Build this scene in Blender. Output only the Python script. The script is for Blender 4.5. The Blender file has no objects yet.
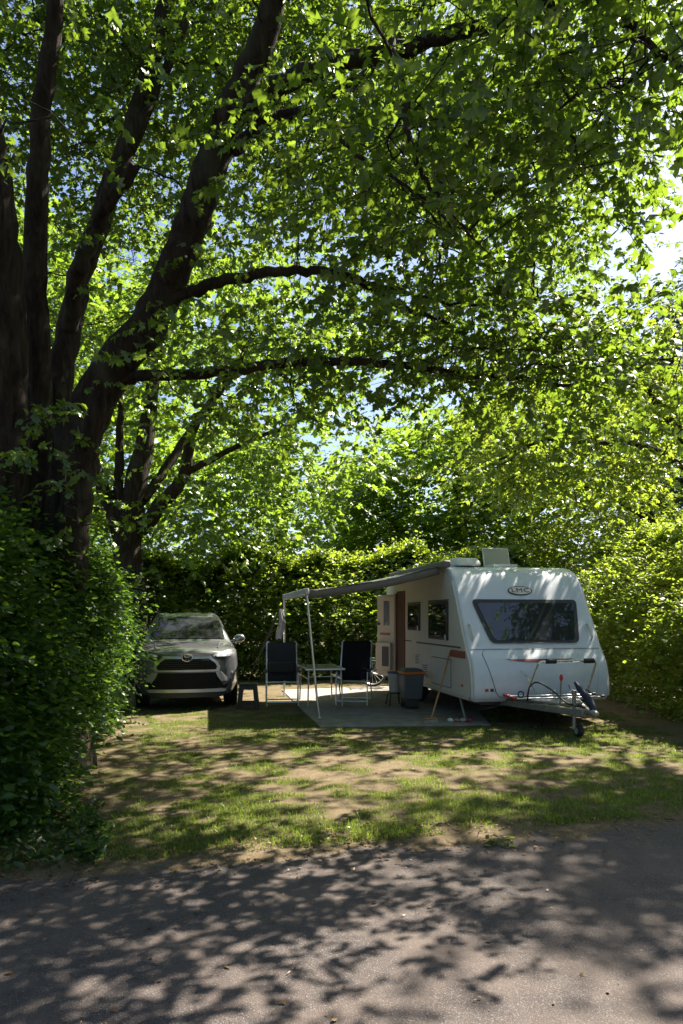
import bpy, bmesh, math, random
import numpy as np
from mathutils import Vector, Matrix
random.seed(7)
R = np.random.default_rng(11)
S = bpy.context.scene
COL = S.collection
CX, F, HZ, EYE = 341.5, 683.0, 616.0, 1.72

def W(px, py, Y):
    """photo measurement -> world point at depth Y"""
    return Vector(((px - CX) / F * Y, Y, EYE - (py - HZ) / F * Y))

# ------------------------------------------------------------------ materials
def mat(name):
    m = bpy.data.materials.new(name); m.use_nodes = True
    nt = m.node_tree; nt.nodes.clear()
    out = nt.nodes.new('ShaderNodeOutputMaterial')
    return m, nt, out

def N(nt, t, **kw):
    n = nt.nodes.new(t)
    for k, v in kw.items():
        if k in n.inputs: n.inputs[k].default_value = v
        else: setattr(n, k, v)
    return n

def ramp(nt, stops, interp='LINEAR'):
    r = nt.nodes.new('ShaderNodeValToRGB'); r.color_ramp.interpolation = interp
    e = r.color_ramp.elements
    while len(e) < len(stops): e.new(0.5)
    for el, (p, c) in zip(e, stops):
        el.position = p; el.color = (*c, 1) if len(c) == 3 else c
    return r

def pmat(name, col, rough=0.5, metal=0.0, var=0.12, scale=6.0, bump=0.0, bscale=60, coat=0.0, spec=0.5, dirt=None):
    """principled with noise colour wear, optional dirt patches and bump"""
    m, nt, out = mat(name)
    p = N(nt, 'ShaderNodeBsdfPrincipled', Roughness=rough, Metallic=metal)
    p.inputs['Specular IOR Level'].default_value = spec
    p.inputs['Coat Weight'].default_value = coat
    tc = N(nt, 'ShaderNodeTexCoord')
    nz = N(nt, 'ShaderNodeTexNoise', Scale=scale, Detail=6.0, Roughness=0.65)
    nt.links.new(tc.outputs['Object'], nz.inputs['Vector'])
    a = [max(0, c * (1 - var)) for c in col]; b = [min(1, c * (1 + var)) for c in col]
    rp = ramp(nt, [(0.3, a), (0.7, b)])
    nt.links.new(nz.outputs['Fac'], rp.inputs['Fac'])
    src = rp.outputs['Color']
    if dirt:
        n2 = N(nt, 'ShaderNodeTexNoise', Scale=dirt[1], Detail=8.0, Roughness=0.7)
        nt.links.new(tc.outputs['Object'], n2.inputs['Vector'])
        r2 = ramp(nt, [(0.5, (0, 0, 0)), (0.75, (dirt[2],) * 3)])
        nt.links.new(n2.outputs['Fac'], r2.inputs['Fac'])
        mx = N(nt, 'ShaderNodeMix', data_type='RGBA')
        nt.links.new(r2.outputs['Color'], mx.inputs[0]); nt.links.new(src, mx.inputs[6])
        mx.inputs[7].default_value = (*dirt[0], 1); src = mx.outputs[2]
    nt.links.new(src, p.inputs['Base Color'])
    rr = N(nt, 'ShaderNodeMapRange'); rr.inputs[3].default_value = rough * 0.8; rr.inputs[4].default_value = min(1, rough * 1.25)
    nt.links.new(nz.outputs['Fac'], rr.inputs[0]); nt.links.new(rr.outputs[0], p.inputs['Roughness'])
    if bump:
        nb = N(nt, 'ShaderNodeTexNoise', Scale=bscale, Detail=4.0)
        nt.links.new(tc.outputs['Object'], nb.inputs['Vector'])
        bp = N(nt, 'ShaderNodeBump', Strength=bump, Distance=0.01)
        nt.links.new(nb.outputs['Fac'], bp.inputs['Height']); nt.links.new(bp.outputs[0], p.inputs['Normal'])
    nt.links.new(p.outputs[0], out.inputs[0])
    return m

def leaf_mat(name, dark, mid, light, tr, trans=0.5, gloss=0.06, clump=0.5):
    m, nt, out = mat(name)
    g = N(nt, 'ShaderNodeNewGeometry')
    tc = N(nt, 'ShaderNodeTexCoord')
    nz = N(nt, 'ShaderNodeTexNoise', Scale=clump, Detail=2.0)
    nt.links.new(tc.outputs['Object'], nz.inputs['Vector'])
    ad = N(nt, 'ShaderNodeMath', operation='MULTIPLY_ADD'); ad.inputs[1].default_value = 0.55
    nt.links.new(g.outputs['Random Per Island'], ad.inputs[0])
    ms = N(nt, 'ShaderNodeMath', operation='MULTIPLY'); ms.inputs[1].default_value = 0.45
    nt.links.new(nz.outputs['Fac'], ms.inputs[0]); nt.links.new(ms.outputs[0], ad.inputs[2])
    rp = ramp(nt, [(0.12, dark), (0.5, mid), (0.86, light)])
    nt.links.new(ad.outputs[0], rp.inputs['Fac'])
    rt = ramp(nt, [(0.1, [c * 0.7 for c in tr]), (0.85, [c * 1.25 for c in tr])])
    nt.links.new(ad.outputs[0], rt.inputs['Fac'])
    d = N(nt, 'ShaderNodeBsdfDiffuse'); t = N(nt, 'ShaderNodeBsdfTranslucent')
    gl = N(nt, 'ShaderNodeBsdfGlossy', Roughness=0.35); gl.inputs['Color'].default_value = (0.9, 0.95, 0.9, 1)
    nt.links.new(rp.outputs[0], d.inputs[0]); nt.links.new(rt.outputs[0], t.inputs[0])
    mx = N(nt, 'ShaderNodeMixShader', Fac=trans)
    nt.links.new(d.outputs[0], mx.inputs[1]); nt.links.new(t.outputs[0], mx.inputs[2])
    m2 = N(nt, 'ShaderNodeMixShader', Fac=gloss)
    nt.links.new(mx.outputs[0], m2.inputs[1]); nt.links.new(gl.outputs[0], m2.inputs[2])
    nt.links.new(m2.outputs[0], out.inputs[0])
    return m

M = {}
M['leaf_main'] = leaf_mat('broad_lobed_leaf', (0.020, 0.042, 0.007), (0.036, 0.070, 0.011), (0.065, 0.105, 0.016), (0.215, 0.34, 0.024), 0.5, 0.05, 0.6)
M['leaf_second'] = leaf_mat('light_lobed_leaf', (0.03, 0.06, 0.01), (0.055, 0.105, 0.015), (0.09, 0.15, 0.025), (0.25, 0.40, 0.03), 0.52, 0.05, 0.5)
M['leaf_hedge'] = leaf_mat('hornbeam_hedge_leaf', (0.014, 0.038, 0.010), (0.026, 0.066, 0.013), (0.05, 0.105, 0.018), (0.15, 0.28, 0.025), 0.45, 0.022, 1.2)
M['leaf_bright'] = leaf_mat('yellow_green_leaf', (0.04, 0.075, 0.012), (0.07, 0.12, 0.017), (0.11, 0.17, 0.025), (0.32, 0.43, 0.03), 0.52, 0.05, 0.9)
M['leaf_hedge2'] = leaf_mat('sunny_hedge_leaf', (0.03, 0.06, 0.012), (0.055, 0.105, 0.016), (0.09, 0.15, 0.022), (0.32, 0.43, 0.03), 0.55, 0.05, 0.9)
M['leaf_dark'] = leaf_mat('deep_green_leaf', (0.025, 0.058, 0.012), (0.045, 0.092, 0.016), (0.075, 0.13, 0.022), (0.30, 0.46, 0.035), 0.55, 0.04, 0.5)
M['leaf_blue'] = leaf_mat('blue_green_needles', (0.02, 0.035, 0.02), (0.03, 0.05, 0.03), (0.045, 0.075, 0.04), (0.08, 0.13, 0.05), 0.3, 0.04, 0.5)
M['grass'] = leaf_mat('lawn_grass', (0.026, 0.05, 0.009), (0.045, 0.092, 0.013), (0.12, 0.14, 0.04), (0.28, 0.42, 0.035), 0.48, 0.04, 1.5)
M['weed'] = leaf_mat('ground_weed', (0.02, 0.045, 0.01), (0.03, 0.07, 0.014), (0.05, 0.10, 0.02), (0.14, 0.26, 0.03), 0.4, 0.05, 2.0)
M['litter'] = leaf_mat('dry_leaf', (0.06, 0.035, 0.018), (0.14, 0.085, 0.045), (0.25, 0.17, 0.09), (0.15, 0.09, 0.03), 0.15, 0.03, 2.0)

def bark_mat():
    m, nt, out = mat('furrowed_bark')
    p = N(nt, 'ShaderNodeBsdfPrincipled', Roughness=0.9)
    p.inputs['Specular IOR Level'].default_value = 0.2
    tc = N(nt, 'ShaderNodeTexCoord'); mp = N(nt, 'ShaderNodeMapping'); mp.inputs['Scale'].default_value = (1, 1, 0.2)
    nt.links.new(tc.outputs['Object'], mp.inputs[0])
    nz = N(nt, 'ShaderNodeTexNoise', Scale=15.0, Detail=8.0, Roughness=0.65, Distortion=0.6)
    nt.links.new(mp.outputs[0], nz.inputs['Vector'])
    n2 = N(nt, 'ShaderNodeTexNoise', Scale=2.2, Detail=4.0)
    nt.links.new(tc.outputs['Object'], n2.inputs['Vector'])
    rp = ramp(nt, [(0.35, (0.010, 0.007, 0.005)), (0.55, (0.034, 0.025, 0.019)), (0.75, (0.075, 0.056, 0.042))])
    nt.links.new(nz.outputs['Fac'], rp.inputs['Fac'])
    r2 = ramp(nt, [(0.52, (0, 0, 0)), (0.72, (0.5, 0.5, 0.5))]); nt.links.new(n2.outputs['Fac'], r2.inputs['Fac'])
    mx = N(nt, 'ShaderNodeMix', data_type='RGBA'); nt.links.new(r2.outputs[0], mx.inputs[0]); nt.links.new(rp.outputs[0], mx.inputs[6])
    mx.inputs[7].default_value = (0.075, 0.08, 0.05, 1)
    nt.links.new(mx.outputs[2], p.inputs['Base Color'])
    bp = N(nt, 'ShaderNodeBump', Strength=1.0, Distance=0.06)
    nt.links.new(nz.outputs['Fac'], bp.inputs['Height']); nt.links.new(bp.outputs[0], p.inputs['Normal'])
    nt.links.new(p.outputs[0], out.inputs[0]); return m
M['bark'] = bark_mat()

def ground_mat():
    m, nt, out = mat('patchy_lawn_soil')
    p = N(nt, 'ShaderNodeBsdfPrincipled', Roughness=0.95); p.inputs['Specular IOR Level'].default_value = 0.1
    tc = N(nt, 'ShaderNodeTexCoord')
    at = N(nt, 'ShaderNodeAttribute', attribute_name='turf')
    n1 = N(nt, 'ShaderNodeTexNoise', Scale=9.0, Detail=8.0, Roughness=0.75)
    n2 = N(nt, 'ShaderNodeTexNoise', Scale=90.0, Detail=4.0, Roughness=0.7)
    for n in (n1, n2): nt.links.new(tc.outputs['Object'], n.inputs['Vector'])
    soil = ramp(nt, [(0.25, (0.06, 0.043, 0.028)), (0.5, (0.155, 0.118, 0.08)), (0.75, (0.28, 0.225, 0.165))])
    ma = N(nt, 'ShaderNodeMath', operation='MULTIPLY_ADD'); ma.inputs[1].default_value = 0.55
    nt.links.new(n2.outputs['Fac'], ma.inputs[0])
    mb = N(nt, 'ShaderNodeMath', operation='MULTIPLY'); mb.inputs[1].default_value = 0.45
    nt.links.new(n1.outputs['Fac'], mb.inputs[0]); nt.links.new(mb.outputs[0], ma.inputs[2])
    nt.links.new(ma.outputs[0], soil.inputs['Fac'])
    turf = ramp(nt, [(0.3, (0.03, 0.034, 0.012)), (0.55, (0.075, 0.075, 0.028)), (0.75, (0.17, 0.14, 0.07))])
    nt.links.new(ma.outputs[0], turf.inputs['Fac'])
    mx = N(nt, 'ShaderNodeMix', data_type='RGBA')
    nt.links.new(at.outputs['Fac'], mx.inputs[0]); nt.links.new(soil.outputs[0], mx.inputs[6]); nt.links.new(turf.outputs[0], mx.inputs[7])
    nt.links.new(mx.outputs[2], p.inputs['Base Color'])
    bp = N(nt, 'ShaderNodeBump', Strength=0.9, Distance=0.02)
    nt.links.new(ma.outputs[0], bp.inputs['Height']); nt.links.new(bp.outputs[0], p.inputs['Normal'])
    nt.links.new(p.outputs[0], out.inputs[0]); return m
M['ground'] = ground_mat()

def asphalt_mat():
    m, nt, out = mat('worn_asphalt')
    p = N(nt, 'ShaderNodeBsdfPrincipled', Roughness=0.85); p.inputs['Specular IOR Level'].default_value = 0.3
    tc = N(nt, 'ShaderNodeTexCoord')
    v = N(nt, 'ShaderNodeTexVoronoi', Scale=230.0); nt.links.new(tc.outputs['Object'], v.inputs['Vector'])
    n1 = N(nt, 'ShaderNodeTexNoise', Scale=1.6, Detail=7.0, Roughness=0.7); nt.links.new(tc.outputs['Object'], n1.inputs['Vector'])
    n2 = N(nt, 'ShaderNodeTexNoise', Scale=240.0, Detail=2.0); nt.links.new(tc.outputs['Object'], n2.inputs['Vector'])
    sep = N(nt, 'ShaderNodeSeparateColor'); nt.links.new(v.outputs['Color'], sep.inputs[0])
    agg = ramp(nt, [(0.0, (0.034, 0.030, 0.031)), (0.6, (0.064, 0.055, 0.054)), (0.93, (0.10, 0.087, 0.083)), (1.0, (0.20, 0.18, 0.17))])
    nt.links.new(sep.outputs[0], agg.inputs['Fac'])
    dust = ramp(nt, [(0.42, (0, 0, 0)), (0.68, (0.75, 0.75, 0.75))]); nt.links.new(n1.outputs['Fac'], dust.inputs['Fac'])
    mx = N(nt, 'ShaderNodeMix', data_type='RGBA'); nt.links.new(dust.outputs[0], mx.inputs[0]); nt.links.new(agg.outputs[0], mx.inputs[6])
    mx.inputs[7].default_value = (0.115, 0.092, 0.080, 1)
    nt.links.new(mx.outputs[2], p.inputs['Base Color'])
    bp = N(nt, 'ShaderNodeBump', Strength=0.5, Distance=0.005)
    ma = N(nt, 'ShaderNodeMath', operation='ADD'); nt.links.new(v.outputs['Distance'], ma.inputs[0]); nt.links.new(n2.outputs['Fac'], ma.inputs[1])
    nt.links.new(ma.outputs[0], bp.inputs['Height']); nt.links.new(bp.outputs[0], p.inputs['Normal'])
    nt.links.new(p.outputs[0], out.inputs[0]); return m
M['asphalt'] = asphalt_mat()
M['concrete'] = pmat('weathered_concrete', (0.24, 0.225, 0.21), 0.9, var=0.35, scale=5, bump=0.5, bscale=80, dirt=((0.16, 0.13, 0.09), 3.0, 0.8))
M['van_white'] = pmat('caravan_white_gelcoat', (0.66, 0.71, 0.79), 0.22, var=0.03, scale=3, coat=0.2, dirt=((0.50, 0.46, 0.38), 3.5, 0.35))
M['van_side'] = pmat('hammered_white_aluminium', (0.62, 0.60, 0.57), 0.38, var=0.05, scale=4, bump=0.15, bscale=140, dirt=((0.40, 0.36, 0.29), 4.0, 0.45))
M['white_plastic'] = pmat('white_plastic', (0.70, 0.69, 0.66), 0.45, var=0.05)
M['cream'] = pmat('cream_door_lining', (0.62, 0.52, 0.40), 0.55, var=0.05)
M['brown_strip'] = pmat('rust_brown_plastic', (0.26, 0.07, 0.03), 0.4, var=0.15)
M['dull_red'] = pmat('faded_red_vinyl', (0.27, 0.09, 0.085), 0.4)
M['soft_seam'] = pmat('grey_panel_gap', (0.20, 0.20, 0.21), 0.6)
M['letters'] = pmat('dark_red_letters', (0.13, 0.02, 0.025), 0.4)
M['black_rubber'] = pmat('black_rubber', (0.02, 0.02, 0.021), 0.6, var=0.25, bump=0.2, bscale=90)
M['black_plastic'] = pmat('black_plastic', (0.022, 0.022, 0.025), 0.42, var=0.2)
M['dark_interior'] = pmat('dark_wood_interior', (0.06, 0.03, 0.018), 0.6, var=0.3)
M['seam'] = pmat('dark_seam_rubber', (0.05, 0.05, 0.055), 0.6)
M['chrome'] = pmat('satin_chrome', (0.72, 0.72, 0.72), 0.16, metal=1.0, var=0.04)
M['alu'] = pmat('satin_aluminium', (0.66, 0.67, 0.68), 0.32, metal=0.85, var=0.06)
M['galv'] = pmat('galvanised_steel', (0.30, 0.30, 0.30), 0.5, metal=0.7, var=0.25, scale=14)
M['red'] = pmat('red_plastic', (0.50, 0.03, 0.03), 0.35)
M['blue'] = pmat('navy_cover', (0.015, 0.024, 0.06), 0.6, bump=0.4, bscale=20)
M['orange'] = pmat('orange_plastic', (0.62, 0.17, 0.03), 0.4)
M['bin_grey'] = pmat('slate_grey_plastic', (0.085, 0.10, 0.12), 0.5, var=0.1)
M['bucket'] = pmat('pale_grey_plastic', (0.45, 0.44, 0.42), 0.5, var=0.08)
M['lid_blue'] = pmat('blue_plastic', (0.03, 0.06, 0.22), 0.45)
M['fabric_dark'] = pmat('charcoal_mesh_fabric', (0.026, 0.028, 0.036), 0.85, var=0.2, bump=0.5, bscale=240)
M['fabric_pillow'] = pmat('black_padded_fabric', (0.03, 0.027, 0.028), 0.8, var=0.2, bump=0.4, bscale=60)
M['awning'] = pmat('grey_brown_awning_vinyl', (0.16, 0.148, 0.136), 0.6, var=0.1, dirt=((0.07, 0.06, 0.05), 2.5, 0.5))
M['awning_rail'] = pmat('pale_grey_awning_rail', (0.50, 0.50, 0.49), 0.4, metal=0.2, var=0.08)
M['tabletop'] = pmat('grey_green_tabletop', (0.13, 0.15, 0.14), 0.25, var=0.3, scale=60)
M['wood'] = pmat('broom_wood', (0.36, 0.20, 0.09), 0.6, var=0.2, scale=20)
M['bristle'] = pmat('pale_bristles', (0.55, 0.50, 0.42), 0.8, var=0.2, scale=60)
M['cloth'] = pmat('grey_white_cloth', (0.46, 0.43, 0.45), 0.9, var=0.5, scale=12)
M['rope'] = pmat('dark_rope', (0.03, 0.03, 0.03), 0.8)
M['paper'] = pmat('white_crumpled_paper', (0.75, 0.74, 0.72), 0.6)
M['pink'] = pmat('pink_plastic', (0.62, 0.22, 0.30), 0.5)
M['car_paint'] = pmat('grey_metallic_paint', (0.24, 0.25, 0.275), 0.22, metal=0.65, var=0.04, scale=3, coat=0.8)
M['car_silver'] = pmat('satin_silver_trim', (0.55, 0.55, 0.56), 0.3, metal=0.8)
M['rim'] = pmat('machined_wheel_rim', (0.40, 0.40, 0.42), 0.35, metal=0.8)
M['headlamp'] = pmat('clear_headlamp', (0.36, 0.38, 0.41), 0.1, metal=0.5, var=0.5, scale=18, coat=1.0)
M['grille'] = pmat('black_honeycomb_grille', (0.010, 0.010, 0.011), 0.6, var=0.6, scale=40, bump=1.0, bscale=60, spec=0.2)

def glass_mat(name, tint, rough=0.03, spec=0.9):
    m, nt, out = mat(name)
    p = N(nt, 'ShaderNodeBsdfPrincipled', Roughness=rough); p.inputs['Specular IOR Level'].default_value = spec; p.inputs['Coat Weight'].default_value = 0.0
    tc = N(nt, 'ShaderNodeTexCoord'); nz = N(nt, 'ShaderNodeTexNoise', Scale=3.0, Detail=3.0)
    nt.links.new(tc.outputs['Object'], nz.inputs['Vector'])
    rp = ramp(nt, [(0.3, [c * 0.95 for c in tint]), (0.7, [c * 1.05 for c in tint])]); nt.links.new(nz.outputs['Fac'], rp.inputs['Fac'])
    nt.links.new(rp.outputs[0], p.inputs['Base Color'])
    bp = N(nt, 'ShaderNodeBump', Strength=0.012, Distance=0.02)
    nt.links.new(nz.outputs['Fac'], bp.inputs['Height']); nt.links.new(bp.outputs[0], p.inputs['Normal'])
    nt.links.new(p.outputs[0], out.inputs[0]); return m
M['glass'] = glass_mat('tinted_acrylic_window', (0.025, 0.03, 0.035))
M['windshield'] = glass_mat('car_windscreen', (0.022, 0.024, 0.026), 0.03, 0.7)
def mesh_fabric():
    m, nt, out = mat('see_through_mesh_fabric')
    d = N(nt, 'ShaderNodeBsdfDiffuse'); d.inputs[0].default_value = (0.02, 0.021, 0.026, 1)
    t = N(nt, 'ShaderNodeBsdfTransparent')
    mx = N(nt, 'ShaderNodeMixShader', Fac=0.12)
    nt.links.new(d.outputs[0], mx.inputs[1]); nt.links.new(t.outputs[0], mx.inputs[2]); nt.links.new(mx.outputs[0], out.inputs[0])
    return m
M['fabric_mesh'] = mesh_fabric()
def hatch_mat():
    m, nt, out = mat('milky_roof_hatch_acrylic')
    d = N(nt, 'ShaderNodeBsdfPrincipled', Roughness=0.3); d.inputs['Base Color'].default_value = (0.6, 0.6, 0.55, 1)
    t = N(nt, 'ShaderNodeBsdfTranslucent'); t.inputs[0].default_value = (0.6, 0.6, 0.5, 1)
    mx = N(nt, 'ShaderNodeMixShader', Fac=0.55)
    nt.links.new(d.outputs[0], mx.inputs[1]); nt.links.new(t.outputs[0], mx.inputs[2]); nt.links.new(mx.outputs[0], out.inputs[0])
    return m
M['hatch'] = hatch_mat()

# ------------------------------------------------------------------ mesh helpers
class MB:
    def __init__(s): s.v = []; s.f = []
    def add(s, vs, fs):
        o = len(s.v); s.v += [tuple(v) for v in vs]; s.f += [tuple(i + o for i in f) for f in fs]; return s
    def box(s, c, d, rot=None, taper=1.0):
        x, y, z = (k / 2 for k in d); vs = []
        for sz in (-1, 1):
            t = taper if sz < 0 else 1.0
            for sx, sy in ((-1, -1), (1, -1), (1, 1), (-1, 1)):
                p = Vector((sx * x * t, sy * y * t, sz * z))
                if rot: p = rot @ p
                vs.append(p + Vector(c))
        return s.add(vs, [(3, 2, 1, 0), (4, 5, 6, 7), (0, 1, 5, 4), (1, 2, 6, 5), (2, 3, 7, 6), (3, 0, 4, 7)])
    def tube(s, pts, rad, seg=10, caps=True, wob=0.0):
        pts = [Vector(p) for p in pts]; n = len(pts)
        if not hasattr(rad, '__len__'): rad = [rad] * n
        t0 = (pts[1] - pts[0]).normalized()
        up = Vector((0, 0, 1)) if abs(t0.z) < 0.9 else Vector((1, 0, 0))
        u = t0.cross(up).normalized(); vs = []; fs = []
        for i, p in enumerate(pts):
            t = (pts[min(i + 1, n - 1)] - pts[max(i - 1, 0)]).normalized()
            u = (u - t * u.dot(t)).normalized(); w = t.cross(u)
            for k in range(seg):
                a = 2 * math.pi * k / seg
                r = rad[i] * (1 + wob * (random.random() - 0.5))
                vs.append(p + (u * math.cos(a) + w * math.sin(a)) * r)
        for i in range(n - 1):
            for k in range(seg):
                a, b = i * seg + k, i * seg + (k + 1) % seg
                fs.append((a, b, b + seg, a + seg))
        if caps:
            fs.append(tuple(range(seg - 1, -1, -1))); fs.append(tuple(range((n - 1) * seg, n * seg)))
        return s.add(vs, fs)
    def torus(s, c, R_, r, axis='x', seg=28, tseg=10, flat=1.0):
        vs = []; fs = []
        for i in range(seg):
            a = 2 * math.pi * i / seg
            for k in range(tseg):
                b = 2 * math.pi * k / tseg
                rr = R_ + r * math.cos(b); h = r * math.sin(b) * flat
                p = (h, rr * math.cos(a), rr * math.sin(a)) if axis == 'x' else ((rr * math.cos(a), h, rr * math.sin(a)) if axis == 'y' else (rr * math.cos(a), rr * math.sin(a), h))
                vs.append(Vector(p) + Vector(c))
        for i in range(seg):
            for k in range(tseg):
                i2, k2 = (i + 1) % seg, (k + 1) % tseg
                fs.append((i * tseg + k, i2 * tseg + k, i2 * tseg + k2, i * tseg + k2))
        return s.add(vs, fs)
    def prism(s, poly, axis, a0, a1):
        """extrude polygon (2D) along an axis: 'x': poly=(y,z)  'y': poly=(x,z)  'z': poly=(x,y)"""
        n = len(poly); vs = []
        for a in (a0, a1):
            for p, q in poly:
                vs.append({'x': (a, p, q), 'y': (p, a, q), 'z': (p, q, a)}[axis])
        fs = [tuple(range(n - 1, -1, -1)), tuple(range(n, 2 * n))] + [(i, (i + 1) % n, (i + 1) % n + n, i + n) for i in range(n)]
        return s.add(vs, fs)
    def grid(s, rows):
        n = len(rows[0]); vs = [p for r in rows for p in r]; fs = []
        for i in range(len(rows) - 1):
            for k in range(n - 1):
                a = i * n + k; fs.append((a, a + 1, a + n + 1, a + n))
        return s.add(vs, fs)
    def ball(s, c, r, seg=12, ring=8):
        r = r if hasattr(r, '__len__') else (r, r, r); rows = []
        for i in range(ring + 1):
            a = math.pi * i / ring
            rows.append([(c[0] + r[0] * math.sin(a) * math.cos(2 * math.pi * k / seg), c[1] + r[1] * math.sin(a) * math.sin(2 * math.pi * k / seg), c[2] + r[2] * math.cos(a)) for k in range(seg + 1)])
        return s.grid(rows)
    def build(s, name, m, parent=None, smooth=True, bevel=0.0, bseg=2, angle=35, solid=0.0):
        me = bpy.data.meshes.new(name); me.from_pydata(s.v, [], s.f)
        bm = bmesh.new(); bm.from_mesh(me)
        bmesh.ops.remove_doubles(bm, verts=bm.verts, dist=1e-5)
        bmesh.ops.recalc_face_normals(bm, faces=bm.faces)
        bm.to_mesh(me); bm.free()
        o = bpy.data.objects.new(name, me); COL.objects.link(o); me.materials.append(m)
        if parent: o.parent = parent
        if solid:
            md = o.modifiers.new('thickness', 'SOLIDIFY'); md.thickness = solid; md.offset = 0
        if bevel:
            b = o.modifiers.new('bevel', 'BEVEL'); b.width = bevel; b.segments = bseg; b.limit_method = 'ANGLE'; b.angle_limit = math.radians(angle)
        if smooth:
            me.polygons.foreach_set('use_smooth', [True] * len(me.polygons))
            me.set_sharp_from_angle(angle=math.radians(40))
        return o

def tag(o, label=None, cat=None, group=None, kind=None):
    if label: o['label'] = label
    if cat: o['category'] = cat
    if group: o['group'] = group
    if kind: o['kind'] = kind
    return o
def thing(name, loc, rz, label, cat, group=None):
    o = bpy.data.objects.new(name, None); COL.objects.link(o); o.empty_display_size = 0.2
    o.location = loc; o.rotation_euler = (0, 0, rz)
    return tag(o, label, cat, group)

def spline(pts, n):
    """Catmull-Rom through points, n samples per span"""
    P = [np.array(p, float) for p in pts]; P = [2 * P[0] - P[1]] + P + [2 * P[-1] - P[-2]]; out = []
    for i in range(1, len(P) - 2):
        for k in range(n):
            t = k / n; a, b, c, d = P[i - 1:i + 3]
            out.append(0.5 * (2 * b + (c - a) * t + (2 * a - 5 * b + 4 * c - d) * t * t + (3 * b - a - 3 * c + d) * t ** 3))
    out.append(P[-2]); return np.array(out)

# value noise
TAB = R.random((256, 256))
def vnoise(x, y):
    x = np.asarray(x, float); y = np.asarray(y, float)
    xi = np.floor(x).astype(int); yi = np.floor(y).astype(int); fx = x - xi; fy = y - yi
    fx = fx * fx * (3 - 2 * fx); fy = fy * fy * (3 - 2 * fy)
    g = lambda a, b: TAB[a % 256, b % 256]
    return (g(xi, yi) * (1 - fx) + g(xi + 1, yi) * fx) * (1 - fy) + (g(xi, yi + 1) * (1 - fx) + g(xi + 1, yi + 1) * fx) * fy
def fbm(x, y, o=4):
    s = 0; a = 1; t = 0
    for k in range(o):
        s = s + a * vnoise(x * 2 ** k + 17.3 * k, y * 2 ** k + 5.1 * k); t += a; a *= 0.5
    return s / t

# ------------------------------------------------------------------ leaf meshes (numpy)
def tmpl(outline, fan):
    v = [(0, fan, 0)] + [(x, y, -0.75 * x * x - 0.30 * y * y - 0.10 * abs(x)) for x, y in outline]
    n = len(outline)
    return np.array(v, float), [(0, 1 + i, 1 + (i + 1) % n) for i in range(n)]
_h = [(0, 0), (0.34, 0.06), (0.20, 0.27), (0.52, 0.50), (0.19, 0.55), (0.25, 0.79), (0, 1.0)]
LOBED = tmpl(_h + [(-x, y) for x, y in _h[-2:0:-1]], 0.38)
OVAL = (np.array([(0, 0, 0), (0.27, 0.33, -0.07), (0.22, 0.70, -0.10), (0, 1, -0.14), (-0.22, 0.70, -0.10), (-0.27, 0.33, -0.07), (0, 0.5, 0.0)], float),
        [(0, 1, 6), (1, 2, 6), (2, 3, 6), (3, 4, 6), (4, 5, 6), (5, 0, 6)])
KITE = (np.array([(0, 0, 0), (0.30, 0.45, -0.06), (0, 1, -0.08), (-0.30, 0.45, -0.06)], float), [(0, 1, 2), (0, 2, 3)])
BLADE = (np.array([(-0.5, 0, 0), (0.5, 0, 0), (0.38, 0.55, 0.06), (-0.38, 0.55, 0.06), (0, 1, 0.25)], float), [(0, 1, 2), (0, 2, 3), (3, 2, 4)])

def nrm(a): return a / np.maximum(np.linalg.norm(a, axis=1, keepdims=True), 1e-9)
def leaves(name, m, P, A, U, size, T, parent=None, width=None):
    """P base, A axis, U approximate normal, one template copy each, all in ONE mesh"""
    A = nrm(A); B = nrm(np.cross(A, U)); Nn = np.cross(B, A); n = len(P)
    V, Fc = T; K = len(V); Fc = np.array(Fc); sx = size if width is None else width
    V = np.repeat(V[None], n, 0)
    if T is LOBED: V = V + R.normal(0, 0.055, V.shape) * np.array([1, 1, 1.3]); V[:, :, 2] *= (0.3 + 1.4 * R.random((n, 1)))
    co = (P[:, None, :] + B[:, None, :] * (V[:, :, 0, None] * sx[:, None, None]) + A[:, None, :] * (V[:, :, 1, None] * size[:, None, None])
          + Nn[:, None, :] * (V[:, :, 2, None] * size[:, None, None])).reshape(-1, 3)
    fi = (Fc[None, :, :] + (np.arange(n) * K)[:, None, None]).reshape(-1)
    me = bpy.data.meshes.new(name); nf = n * len(Fc)
    me.vertices.add(n * K); me.vertices.foreach_set('co', co.astype(np.float32).ravel())
    me.loops.add(nf * 3); me.loops.foreach_set('vertex_index', fi.astype(np.int32))
    me.polygons.add(nf); me.polygons.foreach_set('loop_start', (np.arange(nf) * 3).astype(np.int32))
    me.update(calc_edges=True); me.materials.append(m)
    o = bpy.data.objects.new(name, me); COL.objects.link(o)
    if parent: o.parent = parent
    return o

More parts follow.
